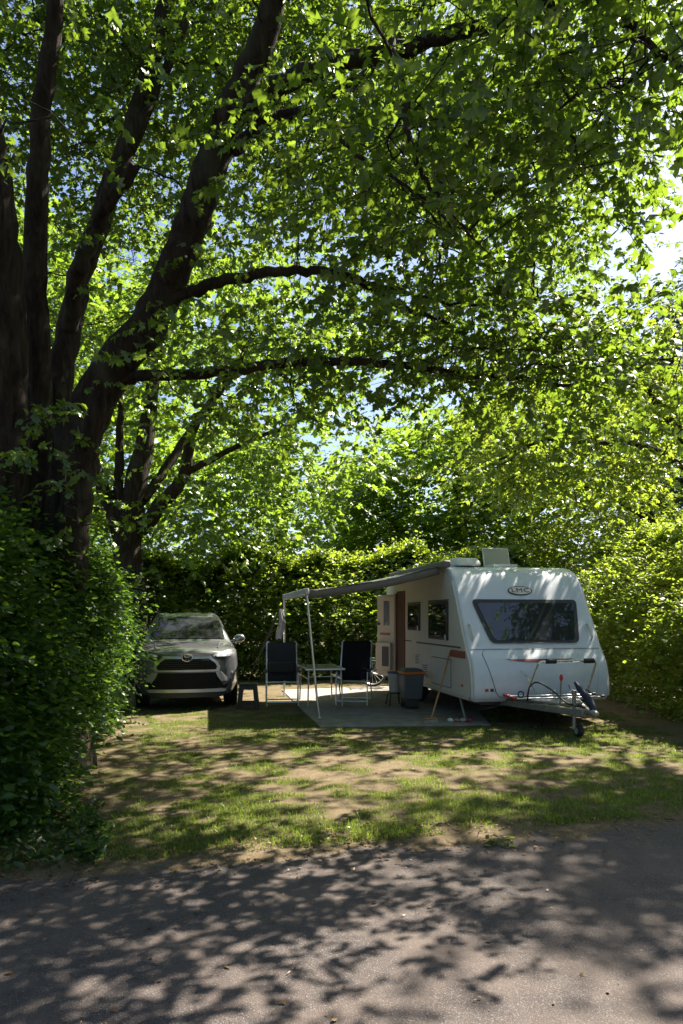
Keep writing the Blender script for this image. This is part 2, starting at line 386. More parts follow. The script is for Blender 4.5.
def shoots(P, D, k, length, size, jit=0.5, droop=0.25, upw=1.0):
    """leaves set alternately along shoots; returns P, A, U, size"""
    n = len(P); D = nrm(D)
    t = (np.arange(k)[None, :] + R.random((n, k))) / k
    L = length * (0.6 + 0.8 * R.random((n, 1)))
    side = np.cross(D, np.array([0, 0, 1.0])) + 1e-3; side = nrm(side)
    sg = np.where(np.arange(k) % 2 == 0, 1.0, -1.0)[None, :, None]
    pos = P[:, None, :] + D[:, None, :] * (t * L)[:, :, None]
    pos[:, :, 2] -= droop * L * t * t
    pos = pos + R.normal(0, 0.03, pos.shape) * length
    ax = D[:, None, :] * (0.55 + 0.5 * t[:, :, None]) + side[:, None, :] * sg * 0.9 + R.normal(0, jit * 0.5, pos.shape)
    ax[:, :, 2] -= droop
    up = np.array([0, 0, upw])[None, None, :] + R.normal(0, jit, pos.shape) + D[:, None, :] * 0.25
    sz = size * (0.5 + 0.85 * R.random((n, k)))
    return pos.reshape(-1, 3), ax.reshape(-1, 3), up.reshape(-1, 3), sz.ravel()

# ------------------------------------------------------------------ camera, world, sun
cam = bpy.data.cameras.new('camera'); co = bpy.data.objects.new('camera', cam); COL.objects.link(co)
cam.sensor_fit = 'VERTICAL'; cam.sensor_height = 36.0; cam.lens = 36.0 * F / 1024.0
cam.shift_y = (HZ - 512) / 1024.0; cam.clip_end = 2000; cam.clip_start = 0.05
co.location = (0, 0, EYE); co.rotation_euler = (math.radians(90), 0, 0); S.camera = co
SUN = Vector((1.35, 1.1, 2.1)).normalized()
elev = math.asin(SUN.z); azim = math.atan2(SUN.x, SUN.y)
w = bpy.data.worlds.new('World'); S.world = w; w.use_nodes = True; nt = w.node_tree; nt.nodes.clear()
sky = N(nt, 'ShaderNodeTexSky', sky_type='NISHITA'); sky.sun_disc = False; sky.sun_elevation = elev; sky.sun_rotation = azim
sky.air_density = 1.0; sky.dust_density = 1.6; sky.ozone_density = 1.5
bg = N(nt, 'ShaderNodeBackground', Strength=0.052); wo = N(nt, 'ShaderNodeOutputWorld')
nt.links.new(sky.outputs[0], bg.inputs[0]); nt.links.new(bg.outputs[0], wo.inputs[0])
ld = bpy.data.lights.new('sun', 'SUN'); ld.energy = 5.0; ld.angle = math.radians(0.53); ld.color = (1.0, 0.89, 0.74)
lo = bpy.data.objects.new('sun', ld); COL.objects.link(lo); lo.rotation_euler = SUN.to_track_quat('Z', 'Y').to_euler(); lo.location = SUN * 60
S.view_settings.view_transform = 'Standard'; S.view_settings.look = 'None'; S.view_settings.gamma = 1.0
S.view_settings.exposure = 2.1; S.view_settings.use_curve_mapping = False
S.render.engine = 'CYCLES'; c = S.cycles
c.max_bounces = 7; c.diffuse_bounces = 4; c.glossy_bounces = 3; c.transmission_bounces = 4; c.transparent_max_bounces = 8
c.use_denoising = True; c.sample_clamp_indirect = 6.0; c.caustics_reflective = False; c.caustics_refractive = False

# ------------------------------------------------------------------ ground, road, pad
def edge_y(x): return 4.98 + 0.243 * x
CAR_O = Vector((2.0, 10.4, 0)); TH = math.radians(11.3); uS = Vector((-math.sin(TH), math.cos(TH), 0)); uW = Vector((math.cos(TH), math.sin(TH), 0))
def vanw(wv, s, z=0): return CAR_O + uW * wv + uS * s + Vector((0, 0, z))
PADC = [(-2.30, 0.35), (0.30, 0.02), (0.75, 1.6), (2.5, 3.0), (2.5, 6.2), (-2.30, 5.6)]
def pad_local(x, y):
    dx, dy = x - CAR_O.x, y - CAR_O.y
    return dx * uW.x + dy * uW.y, dx * uS.x + dy * uS.y
def in_pad(x, y, m=0.0):
    a, b = pad_local(x, y)
    return (a > -2.30 - m) & (a < np.where(b < 1.6, 0.30 + 0.285 * b, 0.75 + 1.25 * (b - 1.6)) + m) & (a < 2.5 + m) & (b > 0.06 - 0.127 * a - m) & (b < 5.8 + m)
def turf(x, y):
    d = y - edge_y(x)
    n = fbm(x * 1.1 + 3, y * 1.5 + 9, 4); n2 = fbm(x * 4.5, y * 5.5 + 40, 4)
    v = (n - 0.47) * 2.6 + (n2 - 0.5) * 5.0 + 0.50
    mid = np.exp(-(((y - 7.6) / 1.1) ** 2)) * np.exp(-(((x - 0.3) / 2.4) ** 2)); v = v - 0.30 * mid          # worn middle
    v = v + 0.9 * np.exp(-(((d - 0.75) / 0.5) ** 2))                                                            # lush fringe
    v = v + 0.5 * np.exp(-(((y - 9.6) / 0.7) ** 2)) * (x < 4.5)
    v = np.where(x > 4.6 + 0.2 * n, v - 1.2, v)
    v = v * np.clip((d - 0.05) / 0.35, 0, 1)
    v = np.where(y > 12.4, v - 0.5, v)
    return np.clip(v, 0, 1)
gx = np.concatenate([np.linspace(-500, -40, 10), np.linspace(-36, -8.5, 12), np.arange(-8, 8.01, 0.07), np.linspace(8.5, 36, 12), np.linspace(40, 500, 10)])
gy = np.concatenate([np.linspace(-500, -30, 8), np.linspace(-26, 3.0, 8), np.arange(3.4, 16, 0.07), np.linspace(16.4, 40, 16), np.linspace(50, 600, 10)])
X, Y = np.meshgrid(gx, gy)
d = Y - edge_y(X) + (fbm(X * 2.1, Y * 2.1, 4) - 0.5) * 0.55 + (fbm(X * 9, Y * 9, 2) - 0.5) * 0.16
near = (np.abs(X) < 9) & (Y < 16.5)
Z = np.where(d < 0.35, np.clip(d, -0.3, 0.35) * 0.11, 0.0385) + np.where(near, (fbm(X * 2.6, Y * 2.6, 4) - 0.5) * 0.03, 0) * np.clip(d + 0.2, 0, 1)
Z = np.where(d < -0.3, -0.033, Z)
Z = np.where(in_pad(X, Y, -0.03), -0.01, Z)
nx_, ny_ = len(gx), len(gy)
gv = np.stack([X, Y, Z], -1).reshape(-1, 3)
idx = (np.arange(ny_ - 1)[:, None] * nx_ + np.arange(nx_ - 1)[None, :]).ravel()
me = bpy.data.meshes.new('ground'); me.from_pydata(gv.tolist(), [], np.stack([idx, idx + 1, idx + nx_ + 1, idx + nx_], -1).tolist())
at = me.attributes.new('turf', 'FLOAT', 'POINT'); tv = turf(X, Y); tv = np.where(near, 0.25 + tv * 0.65, 0.7)
at.data.foreach_set('value', tv.ravel().astype(np.float32)); me.materials.append(M['ground'])
me.polygons.foreach_set('use_smooth', [True] * len(me.polygons))
tag(bpy.data.objects.new('ground', me), kind='structure'); COL.objects.link(bpy.data.objects['ground'])
rb = MB(); rows = []
for f in (-14.0, -4.0, -1.0, 0.0, 0.75):
    rows.append([(x, edge_y(x) + f, 0.0) for x in np.linspace(-60, 60, 61)])
tag(rb.grid(rows).build('road', M['asphalt'], smooth=False), kind='structure')
pp = [vanw(a, b) for a, b in PADC]
tag(MB().prism([(p.x, p.y) for p in pp], 'z', -0.05, 0.056).build('concrete_pad', M['concrete'], smooth=False, bevel=0.012), kind='structure')

# grass blades
n = 400000
gyv = 4.3 + 9.6 * R.random(n) ** 1.15; gxv = (R.random(n) * 2 - 1) * (0.56 * gyv + 0.5)
tv = turf(gxv, gyv); hedge_l = gxv > -1.7 - 0.226 * (gyv - 4.7)
keep = (R.random(n) < tv ** 1.1 * 0.78 + 0.30) & ~in_pad(gxv, gyv, 0.02) & hedge_l & (gyv > edge_y(gxv) + 0.12)
gxv, gyv, tv = gxv[keep], gyv[keep], tv[keep]; n = len(gxv)
gp = np.stack([gxv, gyv, np.full(n, 0.02)], -1)
ga = np.stack([R.normal(0, 0.42, n), R.normal(0, 0.42, n), np.ones(n)], -1)
gu = np.stack([R.normal(0, 1, n), R.normal(0, 1, n), 0.2 * np.ones(n)], -1)
tag(leaves('grass', M['grass'], gp, ga, gu, (0.018 + 0.040 * R.random(n) ** 1.6) * (0.55 + 0.75 * tv), BLADE, width=0.0035 + 0.0035 * R.random(n)), 'short patchy lawn grass in front of the pitch', 'grass', kind='stuff')
# weeds at the hedge foot
n = 420; yy = 4.35 + 1.6 * R.random(n); xx = -1.55 - 0.35 * (yy - 4.4) - 1.4 * R.random(n) ** 1.3
ok = yy > edge_y(xx) + 0.08; wp = np.stack([xx, yy, np.full(n, 0.02)], -1)[ok]
wd = np.stack([R.normal(0, 0.6, len(wp)), R.normal(0, 0.6, len(wp)), 0.8 * np.ones(len(wp))], -1)
a = shoots(wp, wd, 6, 0.13, 0.055, 0.5, 0.2)
tag(leaves('ground_cover', M['weed'], *a, OVAL), 'low dark weeds spreading at the foot of the left hedge', 'ground cover', kind='stuff')
# litter
n = 5200; lx = (R.random(n) * 2 - 1) * 4.2; off = R.normal(0.10, 0.22, n); far = R.random(n) < 0.16
off = np.where(far, -2.6 * R.random(n) ** 1.2 + 0.4, off); lawn = R.random(n) < 0.3; off = np.where(lawn, 5.5 * R.random(n), off)
ly = edge_y(lx) + off
lp = np.stack([lx, ly, np.where(off > 0.1, 0.045, 0.008) + 0.006 * R.random(n)], -1)
la = np.stack([R.normal(0, 1, n), R.normal(0, 1, n), R.normal(0, 0.12, n)], -1)
lu = np.stack([R.normal(0, 0.35, n), R.normal(0, 0.35, n), np.ones(n)], -1)
lsz = 0.012 + 0.03 * R.random(n) ** 2.2
tag(leaves('leaf_litter', M['litter'], lp, la, lu, lsz, OVAL, width=lsz * (0.5 + R.random(n))), 'dry leaf scraps scattered along the road edge', 'leaf litter', kind='stuff')
n = 240; lx = (R.random(n) * 2 - 1) * 4; ly = edge_y(lx) + R.normal(0.0, 0.25, n)
la = np.stack([R.normal(0, 1, n), R.normal(0, 0.5, n), np.zeros(n)], -1)
tag(leaves('twig_litter', M['bark'], np.stack([lx, ly, np.full(n, 0.03)], -1), la, np.tile([0, 0.1, 1.0], (n, 1)), 0.05 + 0.14 * R.random(n), BLADE, width=np.full(n, 0.006)), 'thin brown twigs lying along the road edge', 'twigs', kind='stuff')
# fallen leafy sprig
sp = thing('fallen_sprig', W(495, 845, 5.12), 0.4, 'small pale fallen sprig of leaves lying at the grass edge of the road', 'sprig'); sp.location.z = 0.02
MB().tube([(-0.12, 0, 0.01), (0, 0.01, 0.03), (0.14, -0.01, 0.015)], 0.003, 5).build('stem', M['wood'], sp)
a = shoots(np.array([[-0.12, 0, 0.01], [0, 0, 0.02], [0.03, 0.0, 0.02], [-0.05, 0, 0.02]]), np.array([[1, 0, 0.1], [1, 0.5, 0.2], [0.6, -0.7, 0.1], [0.5, 0.8, 0.2]]), 7, 0.16, 0.06, 0.6)
leaves('foliage', M['leaf_bright'], *a, OVAL, parent=sp)

# ------------------------------------------------------------------ trees
def limb(mb, pts, rad, seg=14, n=6, wob=0.05, jitter=0.0):
    q = spline([tuple(p) + (r,) for p, r in zip(pts, rad)], n)
    if jitter: q[1:-1, :3] += R.normal(0, jitter, (len(q) - 2, 3))
    mb.tube([Vector(p[:3]) for p in q], [max(0.004, p[3]) for p in q], seg, wob=wob)
    return q

main = thing('broadleaf_tree', (-3.4, 7.5, 0), 0, 'huge old broadleaf tree with dark leaning stems rising behind the left hedge', 'tree')
MO = np.array([-3.4, 7.5, 0])
tb = MB(); SK = []
def px_limb(lst, rads, seg=14, mb=tb, n=7, org=None, jitter=0.012):
    org = MO if org is None else org
    pts = [np.array(W(x, y, Yd)) - org for x, y, Yd in lst]
    r = 0.80 * np.interp(np.linspace(0, 1, len(lst)), np.linspace(0, 1, len(rads)), rads)
    q = limb(mb, pts, r, seg, n, jitter=jitter); SK.append(q[:, :3] + org); return q
# fused bole
limb(tb, [(-0.05, 0.1, -0.1), (0.0, 0, 0.6), (-0.02, 0, 1.6), (0.02, 0, 2.6), (0.0, 0, 3.4)], [0.74, 0.56, 0.47, 0.45, 0.28], 20, 6)
px_limb([(2, 600, 7.2), (6, 500, 7.1), (6, 400, 7.0), (4, 300, 6.9), (-8, 190, 6.7), (-22, 80, 6.5), (-40, -80, 6.3)], [0.30, 0.27, 0.24, 0.16], 18)
px_limb([(38, 560, 7.6), (38, 460, 7.6), (38, 360, 7.5), (36, 240, 7.3), (42, 120, 7.1), (56, 0, 6.9), (62, -140, 6.7)], [0.24, 0.18, 0.15, 0.11, 0.08], 16)
px_limb([(46, 540, 7.7), (54, 430, 7.8), (72, 310, 8.0), (104, 205, 8.2), (138, 110, 8.4), (166, 0, 8.6), (182, -140, 8.8)], [0.24, 0.18, 0.15, 0.12, 0.08], 16)
px_limb([(70, 330, 7.9), (80, 270, 7.6), (100, 220, 7.4), (135, 165, 7.2)], [0.12, 0.10, 0.07], 12)
px_limb([(130, 150, 8.3), (160, 80, 8.5), (190, 10, 8.7), (215, -90, 8.9)], [0.09, 0.07, 0.05], 10)
px_limb([(60, 570, 7.4), (70, 470, 7.3), (98, 392, 7.2), (148, 322, 7.1), (182, 250, 7.0), (208, 175, 6.9), (238, 98, 6.8), (274, 0, 6.6), (296, -140, 6.4)], [0.34, 0.29, 0.24, 0.21, 0.20, 0.16, 0.11], 18)
px_limb([(66, 590, 7.15), (74, 520, 7.15), (86, 440, 7.1), (104, 385, 7.15)], [0.24, 0.20, 0.14], 14)
px_limb([(222, 135, 6.85), (262, 96, 6.6), (310, 74, 6.3), (360, 58, 6.0), (430, 40, 5.7), (520, 14, 5.4), (600, -20, 5.1)], [0.14, 0.11, 0.09, 0.07, 0.04], 12)
px_limb([(235, 150, 6.8), (270, 120, 6.9), (320, 105, 7.1), (380, 60, 7.3), (420, 10, 7.5)], [0.08, 0.06, 0.04], 10)
px_limb([(166, 308, 7.05), (196, 290, 7.0), (240, 277, 6.95), (290, 271, 6.9), (338, 273, 6.9), (372, 288, 6.9), (405, 308, 6.9), (452, 325, 6.85)], [0.085, 0.07, 0.055, 0.045, 0.02], 10)
px_limb([(345, 274, 6.9), (400, 290, 6.7), (470, 305, 6.5), (540, 300, 6.2)], [0.03, 0.02, 0.012], 8)
px_limb([(112, 380, 7.15), (150, 376, 7.1), (215, 373, 7.0), (262, 366, 6.9), (310, 361, 6.85), (370, 362, 6.8), (430, 370, 6.7), (500, 377, 6.6), (580, 385, 6.5)], [0.075, 0.065, 0.055, 0.045, 0.02], 10)
px_limb([(392, 40, 5.2), (402, 100, 5.0), (412, 150, 4.9), (435, 195, 4.8), (475, 240, 4.8)], [0.035, 0.026, 0.010], 8)
px_limb([(330, 130, 5.9), (370, 165, 5.5), (420, 195, 5.3), (450, 225, 5.2)], [0.024, 0.018, 0.008], 8)
px_limb([(590, -10, 4.9), (625, 22, 4.8), (660, 52, 4.7), (700, 80, 4.6), (760, 110, 4.5)], [0.04, 0.03, 0.015], 8)
px_limb([(274, 0, 6.6), (360, -60, 6.0), (480, -130, 5.2), (640, -200, 4.6)], [0.10, 0.07, 0.03], 10)

# clumps of foliage: flattened pads spread through the crown
def clumps(n, test, lo, hi):
    out = []
    while len(out) < n:
        p = lo + (hi - lo) * R.random(3)
        if test(p): out.append(p)
    return np.array(out)
def fall(p): return p[0] - p[2] * SUN.x / SUN.z, p[1] - p[2] * SUN.y / SUN.z      # where a leaf's shade lands
def main_test(p):
    x, y, z = p
    fx, fy = fall(p)
    if fx > -1.3 and (fy < 4.0 or (fy < 5.3 and R.random() < 0.55)): return False   # crown edge: the near verge is open to the sun
    dx, dy = x + 1.6, y - 7.0
    rr = math.hypot(dx / (6.6 if dx > 0 else 6.0), dy / (5.6 if dy > 0 else 5.2))
    if rr > 1: return False
    top = 4.6 + 9.6 * math.sqrt(max(0, 1 - rr * rr)); bot = 4.15 + 0.5 * (1 - rr) - 0.25 * (x > 0.5) + 0.36 * max(0.0, y - 7.5)
    if x < -1.0 and y < 9: bot += 0.9                     # bare stems low down on the left
    if not (bot < z < top): return False
    if x > 1.9 and y > 4.6 and 4.3 < z < 7.6: return False      # open sky at the right flank
    if y < 3.6 and z < 5.6: return False
    if x > 1.4 and y <= 5.6 and z < 5.5: return False
    dens = 0.35 + 0.65 * (z - bot) / (top - bot + 0.01) if rr < 0.7 else 1.0
    return R.random() < dens
cl = np.concatenate([clumps(210, main_test, np.array([-9, 1.2, 3.4]), np.array([5.2, 13, 13])), clumps(325, lambda p: main_test(p) and p[2] > 7.8 and fall(p)[1] > 3.6, np.array([-8, 3, 7.5]), np.array([4.5, 12, 14.5])), clumps(42, lambda p: -3.2 < fall(p)[0] < -0.7 and 5.3 < fall(p)[1] < 9.6, np.array([0, 7.5, 5.6]), np.array([5, 14.5, 9.5])), clumps(45, lambda p: fall(p)[0] < -1.5 or fall(p)[1] > 4.2, np.array([1.0, 4.0, 6.9]), np.array([5.0, 6.8, 9.8]))])
ex = []
for (x, y, Yd, n_, sx, sy) in [(470, 330, 6.6, 9, 60, 35), (530, 360, 6.3, 10, 60, 30), (400, 350, 7.0, 8, 70, 30), (300, 330, 7.2, 7, 80, 40), (550, 345, 6.2, 8, 40, 20), (30, 440, 6.2, 3, 30, 15), (60, 520, 6.4, 3, 25, 12), (620, 372, 6.3, 9, 60, 22),
                               (590, 95, 5.0, 12, 70, 45), (520, 90, 5.2, 12, 70, 60), (440, 180, 5.9, 12, 60, 60), (640, 60, 4.7, 10, 50, 50), (640, 120, 5.0, 6, 50, 18), (520, 190, 5.9, 10, 60, 40),
                               (350, 200, 6.6, 9, 60, 60), (480, 260, 6.2, 9, 60, 30), (220, 400, 7.5, 5, 80, 15), (330, 90, 6.2, 8, 60, 60), (520, 20, 4.8, 8, 90, 25)]:
    for k in range(max(2, int(n_ * 0.62))):
        ex.append(W(x + R.normal(0, sx * 0.6), y + R.normal(0, sy * 0.6), Yd + R.normal(0, 0.45)))
for sk_ in SK[10:13]:
    for j_ in range(10, len(sk_), 14): ex.append(Vector(sk_[j_] + R.normal(0, 0.28, 3) + np.array([0, 0.1, -0.05])))
ex = [p for p in ex if not (fall(p)[0] > -1.1 and fall(p)[1] < 3.8)]
cl = np.concatenate([cl, np.array(ex)])
def foliate(cl, rad, flat, per, k, length, size, T, m, parent, org, droop=0.3, jit=0.5, sk=None, twig_r=0.006, mb=None):
    n = len(cl); r = rad * (0.6 + 0.8 * R.random((n, 1, 1)))
    o = R.normal(0, 0.5, (n, per, 3)) * r; o[:, :, 2] *= flat
    P = (cl[:, None, :] + o).reshape(-1, 3)
    D = o.reshape(-1, 3) + R.normal(0, 0.25, (n * per, 3)); D[:, 2] *= 0.5
    a = shoots(P - org, D, k, length, size, jit, droop)
    leaves('crown', m, *a, T, parent=parent)
    if T is LOBED and mb is not None:
        Dn = nrm(D)
        for p_, d_ in zip((P - org)[::2], Dn[::2]):
            q_ = p_ + d_ * length * 0.95; q_[2] -= droop * length * 0.8; m_ = (p_ + q_) / 2; m_[2] += 0.02
            mb.tube([Vector(p_), Vector(m_), Vector(q_)], [0.004, 0.003, 0.0015], 3, False)
    if sk is not None:
        skp = np.concatenate(sk)
        dist = np.array([((skp - c_) ** 2).sum(1).min() for c_ in cl])
        for c_ in cl[np.argsort(dist)]:
            q = skp[np.argmin(((skp - c_) ** 2).sum(1) + 0.6 * np.maximum(0, skp[:, 2] - c_[2]) ** 2)]
            dl = np.linalg.norm(q - c_); mid = (q + c_) / 2 + R.normal(0, 0.09, 3) * dl + np.array([0, 0, 0.10 * dl])
            s_ = spline([q - org, mid - org, c_ - org], 5)
            s_[1:-1] += R.normal(0, 0.02, (len(s_) - 2, 3)) * dl
            skp = np.concatenate([skp, s_[2:] + org])
            mb.tube([Vector(v) for v in s_], np.linspace(twig_r * (1.2 + 0.8 * min(dl, 2)), twig_r, len(s_)), 5, False)
            for _ in range(2):
                e = c_ + R.normal(0, 0.5, 3) * rad * np.array([1, 1, flat]); mb.tube([Vector(c_ - org), Vector((c_ + e) / 2 - org + R.normal(0, 0.05, 3)), Vector(e - org)], [twig_r, twig_r * 0.7, 0.002], 4, False)
        mb.build('trunk', M['bark'], parent)
foliate(cl, 0.95, 0.40, 13, 9, 0.44, 0.088, LOBED, M['leaf_main'], main, MO, jit=0.7, sk=SK, twig_r=0.006, mb=tb)

def tree(name, base, stems, label, test, lo, hi, n, rad, per, k, length, size, T, m, flat=0.55, group=None, twig=0.008):
    base = np.array(base, float); o = thing(name, tuple(base), 0, label, 'tree', group)
    mb = MB(); sk = []
    for pts, r in stems:
        q = limb(mb, [np.array(p) - base for p in pts], np.interp(np.linspace(0, 1, len(pts)), np.linspace(0, 1, len(r)), r), 12, 6, jitter=0.015); sk.append(q[:, :3] + base)
    foliate(clumps(n, test, np.array(lo, float), np.array(hi, float)), rad, flat, per, k, length, size, T, m, o, base, sk=sk, twig_r=twig, mb=mb)
    return o
def ell(c, r, hole=0.0):
    c = np.array(c); r = np.array(r)
    def t(p):
        q = (((p - c) / r) ** 2).sum()
        return q < 1 and q > hole * R.random()
    return t
# second tree behind the car
Yt = 17.0
tree('multistem_tree', (-5.2, Yt, 0), [
    ([(-5.2, Yt, -0.1), (-5.2, Yt, 1.5), W(128, 550, Yt), W(132, 510, Yt), W(140, 465, Yt), W(150, 410, Yt), W(160, 330, Yt), W(165, 260, Yt)], [0.42, 0.36, 0.30, 0.16, 0.08]),
    ([W(122, 545, Yt), W(108, 500, 16.8), W(96, 470, 16.6), W(70, 400, 16.4), W(50, 330, 16.2)], [0.2, 0.15, 0.07]),
    ([W(119, 560, 16.9), W(119, 480, 16.9), W(120, 430, 17), W(122, 370, 17.1)], [0.14, 0.11, 0.06]),
    ([W(140, 530, Yt), W(165, 500, 16.8), W(186, 472, 16.6), W(192, 430, 16.4), W(215, 400, 16.2), W(250, 340, 16)], [0.2, 0.13, 0.06]),
    ([W(186, 472, 16.6), W(220, 455, 16.4), W(262, 436, 16.2), W(330, 410, 16)], [0.09, 0.06, 0.02]),
    ([W(142, 500, Yt), W(165, 470, 17.5), W(190, 430, 18), W(230, 370, 18.5)], [0.15, 0.11, 0.05]),
    ], 'multi-stemmed tree with light green leaves standing behind the parked car',
    lambda p: ell((-4.3, 17.4, 7.2), (5.6, 3.6, 4.4), 0.5)(p) and not (p[1] < 17.2 and p[0] < -2.6 and p[2] < 6.6 and R.random() < 0.8) and not (((-5.0 < fall(p)[0] < -1.7 and 10.8 < fall(p)[1] < 14) or (-1.2 < fall(p)[0] < 0.9 and 13.6 < fall(p)[1] < 16.2)) and R.random() < 0.93), (-10, 13, 2.6), (1.4, 21.5, 11.7), 130, 1.2, 15, 8, 0.55, 0.17, LOBED, M['leaf_second'], 0.5)
# dark bushy tree in the middle distance
tree('round_tree', (5.0, 28, 0), [([(5.0, 28, 0), (5, 28, 3), (4.8, 28, 7), (4.9, 28, 9.5)], [0.4, 0.3, 0.1]), ([(5, 28, 3), (7.5, 27.6, 5.5), (9, 27.5, 7)], [0.2, 0.06]), ([(5, 28, 3), (2.5, 27.6, 5), (1.5, 27.3, 6.5)], [0.2, 0.06])],
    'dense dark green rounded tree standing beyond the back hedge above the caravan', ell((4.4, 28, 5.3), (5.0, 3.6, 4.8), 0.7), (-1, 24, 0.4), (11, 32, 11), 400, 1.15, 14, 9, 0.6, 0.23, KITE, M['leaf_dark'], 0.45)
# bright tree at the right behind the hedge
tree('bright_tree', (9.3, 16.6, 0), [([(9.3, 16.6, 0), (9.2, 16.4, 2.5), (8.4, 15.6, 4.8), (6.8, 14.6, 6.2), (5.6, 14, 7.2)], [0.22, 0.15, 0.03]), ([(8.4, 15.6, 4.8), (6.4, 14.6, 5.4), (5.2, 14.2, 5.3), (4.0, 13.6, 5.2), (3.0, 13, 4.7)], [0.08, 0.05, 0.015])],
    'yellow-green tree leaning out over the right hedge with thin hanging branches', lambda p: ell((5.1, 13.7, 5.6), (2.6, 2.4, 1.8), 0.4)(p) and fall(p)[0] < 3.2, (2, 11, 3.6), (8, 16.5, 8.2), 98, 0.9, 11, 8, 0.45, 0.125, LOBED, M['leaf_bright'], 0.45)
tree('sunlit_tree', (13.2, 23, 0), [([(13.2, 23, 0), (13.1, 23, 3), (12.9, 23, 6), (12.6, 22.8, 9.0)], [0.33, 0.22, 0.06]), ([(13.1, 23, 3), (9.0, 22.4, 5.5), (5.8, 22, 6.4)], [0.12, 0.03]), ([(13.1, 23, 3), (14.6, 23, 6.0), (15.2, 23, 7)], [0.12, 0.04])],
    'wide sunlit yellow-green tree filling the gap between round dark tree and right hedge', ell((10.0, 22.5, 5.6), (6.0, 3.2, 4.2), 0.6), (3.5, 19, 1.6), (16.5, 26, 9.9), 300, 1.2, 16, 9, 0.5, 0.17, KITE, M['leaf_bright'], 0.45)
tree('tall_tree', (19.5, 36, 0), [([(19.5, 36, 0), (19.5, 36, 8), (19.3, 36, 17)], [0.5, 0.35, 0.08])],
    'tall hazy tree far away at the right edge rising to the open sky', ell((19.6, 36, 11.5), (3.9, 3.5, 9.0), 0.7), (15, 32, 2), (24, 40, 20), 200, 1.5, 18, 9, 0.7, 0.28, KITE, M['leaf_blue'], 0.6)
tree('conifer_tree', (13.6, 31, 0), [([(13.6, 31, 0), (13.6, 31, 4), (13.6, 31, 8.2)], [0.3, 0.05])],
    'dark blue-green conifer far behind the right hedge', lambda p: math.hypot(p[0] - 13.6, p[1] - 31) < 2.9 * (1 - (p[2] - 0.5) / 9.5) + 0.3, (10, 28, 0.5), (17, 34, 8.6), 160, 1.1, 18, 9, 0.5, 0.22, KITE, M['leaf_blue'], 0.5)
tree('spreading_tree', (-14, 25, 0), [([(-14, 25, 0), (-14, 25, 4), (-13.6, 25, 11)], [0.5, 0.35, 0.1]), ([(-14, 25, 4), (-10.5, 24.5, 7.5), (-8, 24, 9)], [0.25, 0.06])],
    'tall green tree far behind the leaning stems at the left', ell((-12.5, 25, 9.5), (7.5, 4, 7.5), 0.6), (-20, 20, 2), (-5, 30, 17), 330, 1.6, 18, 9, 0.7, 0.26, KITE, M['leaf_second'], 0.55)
tree('woodland_tree', (-3.0, 34, 0), [([(-3.0, 34, 0), (-3, 34, 5), (-2.7, 34, 11)], [0.5, 0.35, 0.1])],
    'mid green tree far off glimpsed between the second tree and the round tree', ell((-3.4, 34, 6.5), (6.2, 3.5, 5.6), 0.7), (-10, 30, 1), (3, 38, 13), 200, 1.5, 18, 9, 0.7, 0.27, KITE, M['leaf_second'], 0.55)
# roadside tree to the right of the frame: its crown throws the dapples on the road
tree('roadside_tree', (9.6, 6.0, 0), [([(9.6, 6.0, 0), (9.6, 6.0, 2.5), (9.3, 6.2, 5), (9.0, 6.5, 9)], [0.4, 0.3, 0.1]), ([(9.5, 6, 3), (7.2, 6.2, 5.5), (5.6, 6.4, 6.6)], [0.16, 0.04])],
    'broad roadside tree beyond the right edge shading the road', lambda p: ell((7.0, 8.3, 8.4), (3.8, 3.8, 3.6), 0.2)(p) and p[0] > 0.5 * p[1] + 2.1 and fall(p)[1] > 3.9 and (fall(p)[1] > 5.2 or R.random() < 0.5) and fall(p)[0] < 3.4, (3, 4, 4.6), (11, 12.2, 12.1), 120, 1.0, 11, 8, 0.45, 0.11, LOBED, M['leaf_main'], 0.45)

for k_, (bx, by, lab) in enumerate(((-8.0, -7.0, 'unseen leafy tree added behind the viewpoint to the left to block sky light'), (10.5, -7.5, 'unseen leafy tree added behind the viewpoint to the right to block sky light'))):  # unseen trees added to cut the open-sky light and deepen the shade
    tree('sky_blocker_tree', (bx, by, 0), [([(bx, by, 0), (bx, by, 3.5), (bx + 0.3, by, 9)], [0.4, 0.3, 0.1])], lab, ell((bx, by, 7.0), (5.4, 4.4, 6.4), 0.6), (bx - 6, by - 5, 1.0), (bx + 6, by + 5, 13.5), 150, 1.5, 10, 8, 0.8, 0.36, KITE, M['leaf_blue'], 0.5, group='added trees blocking sky light')

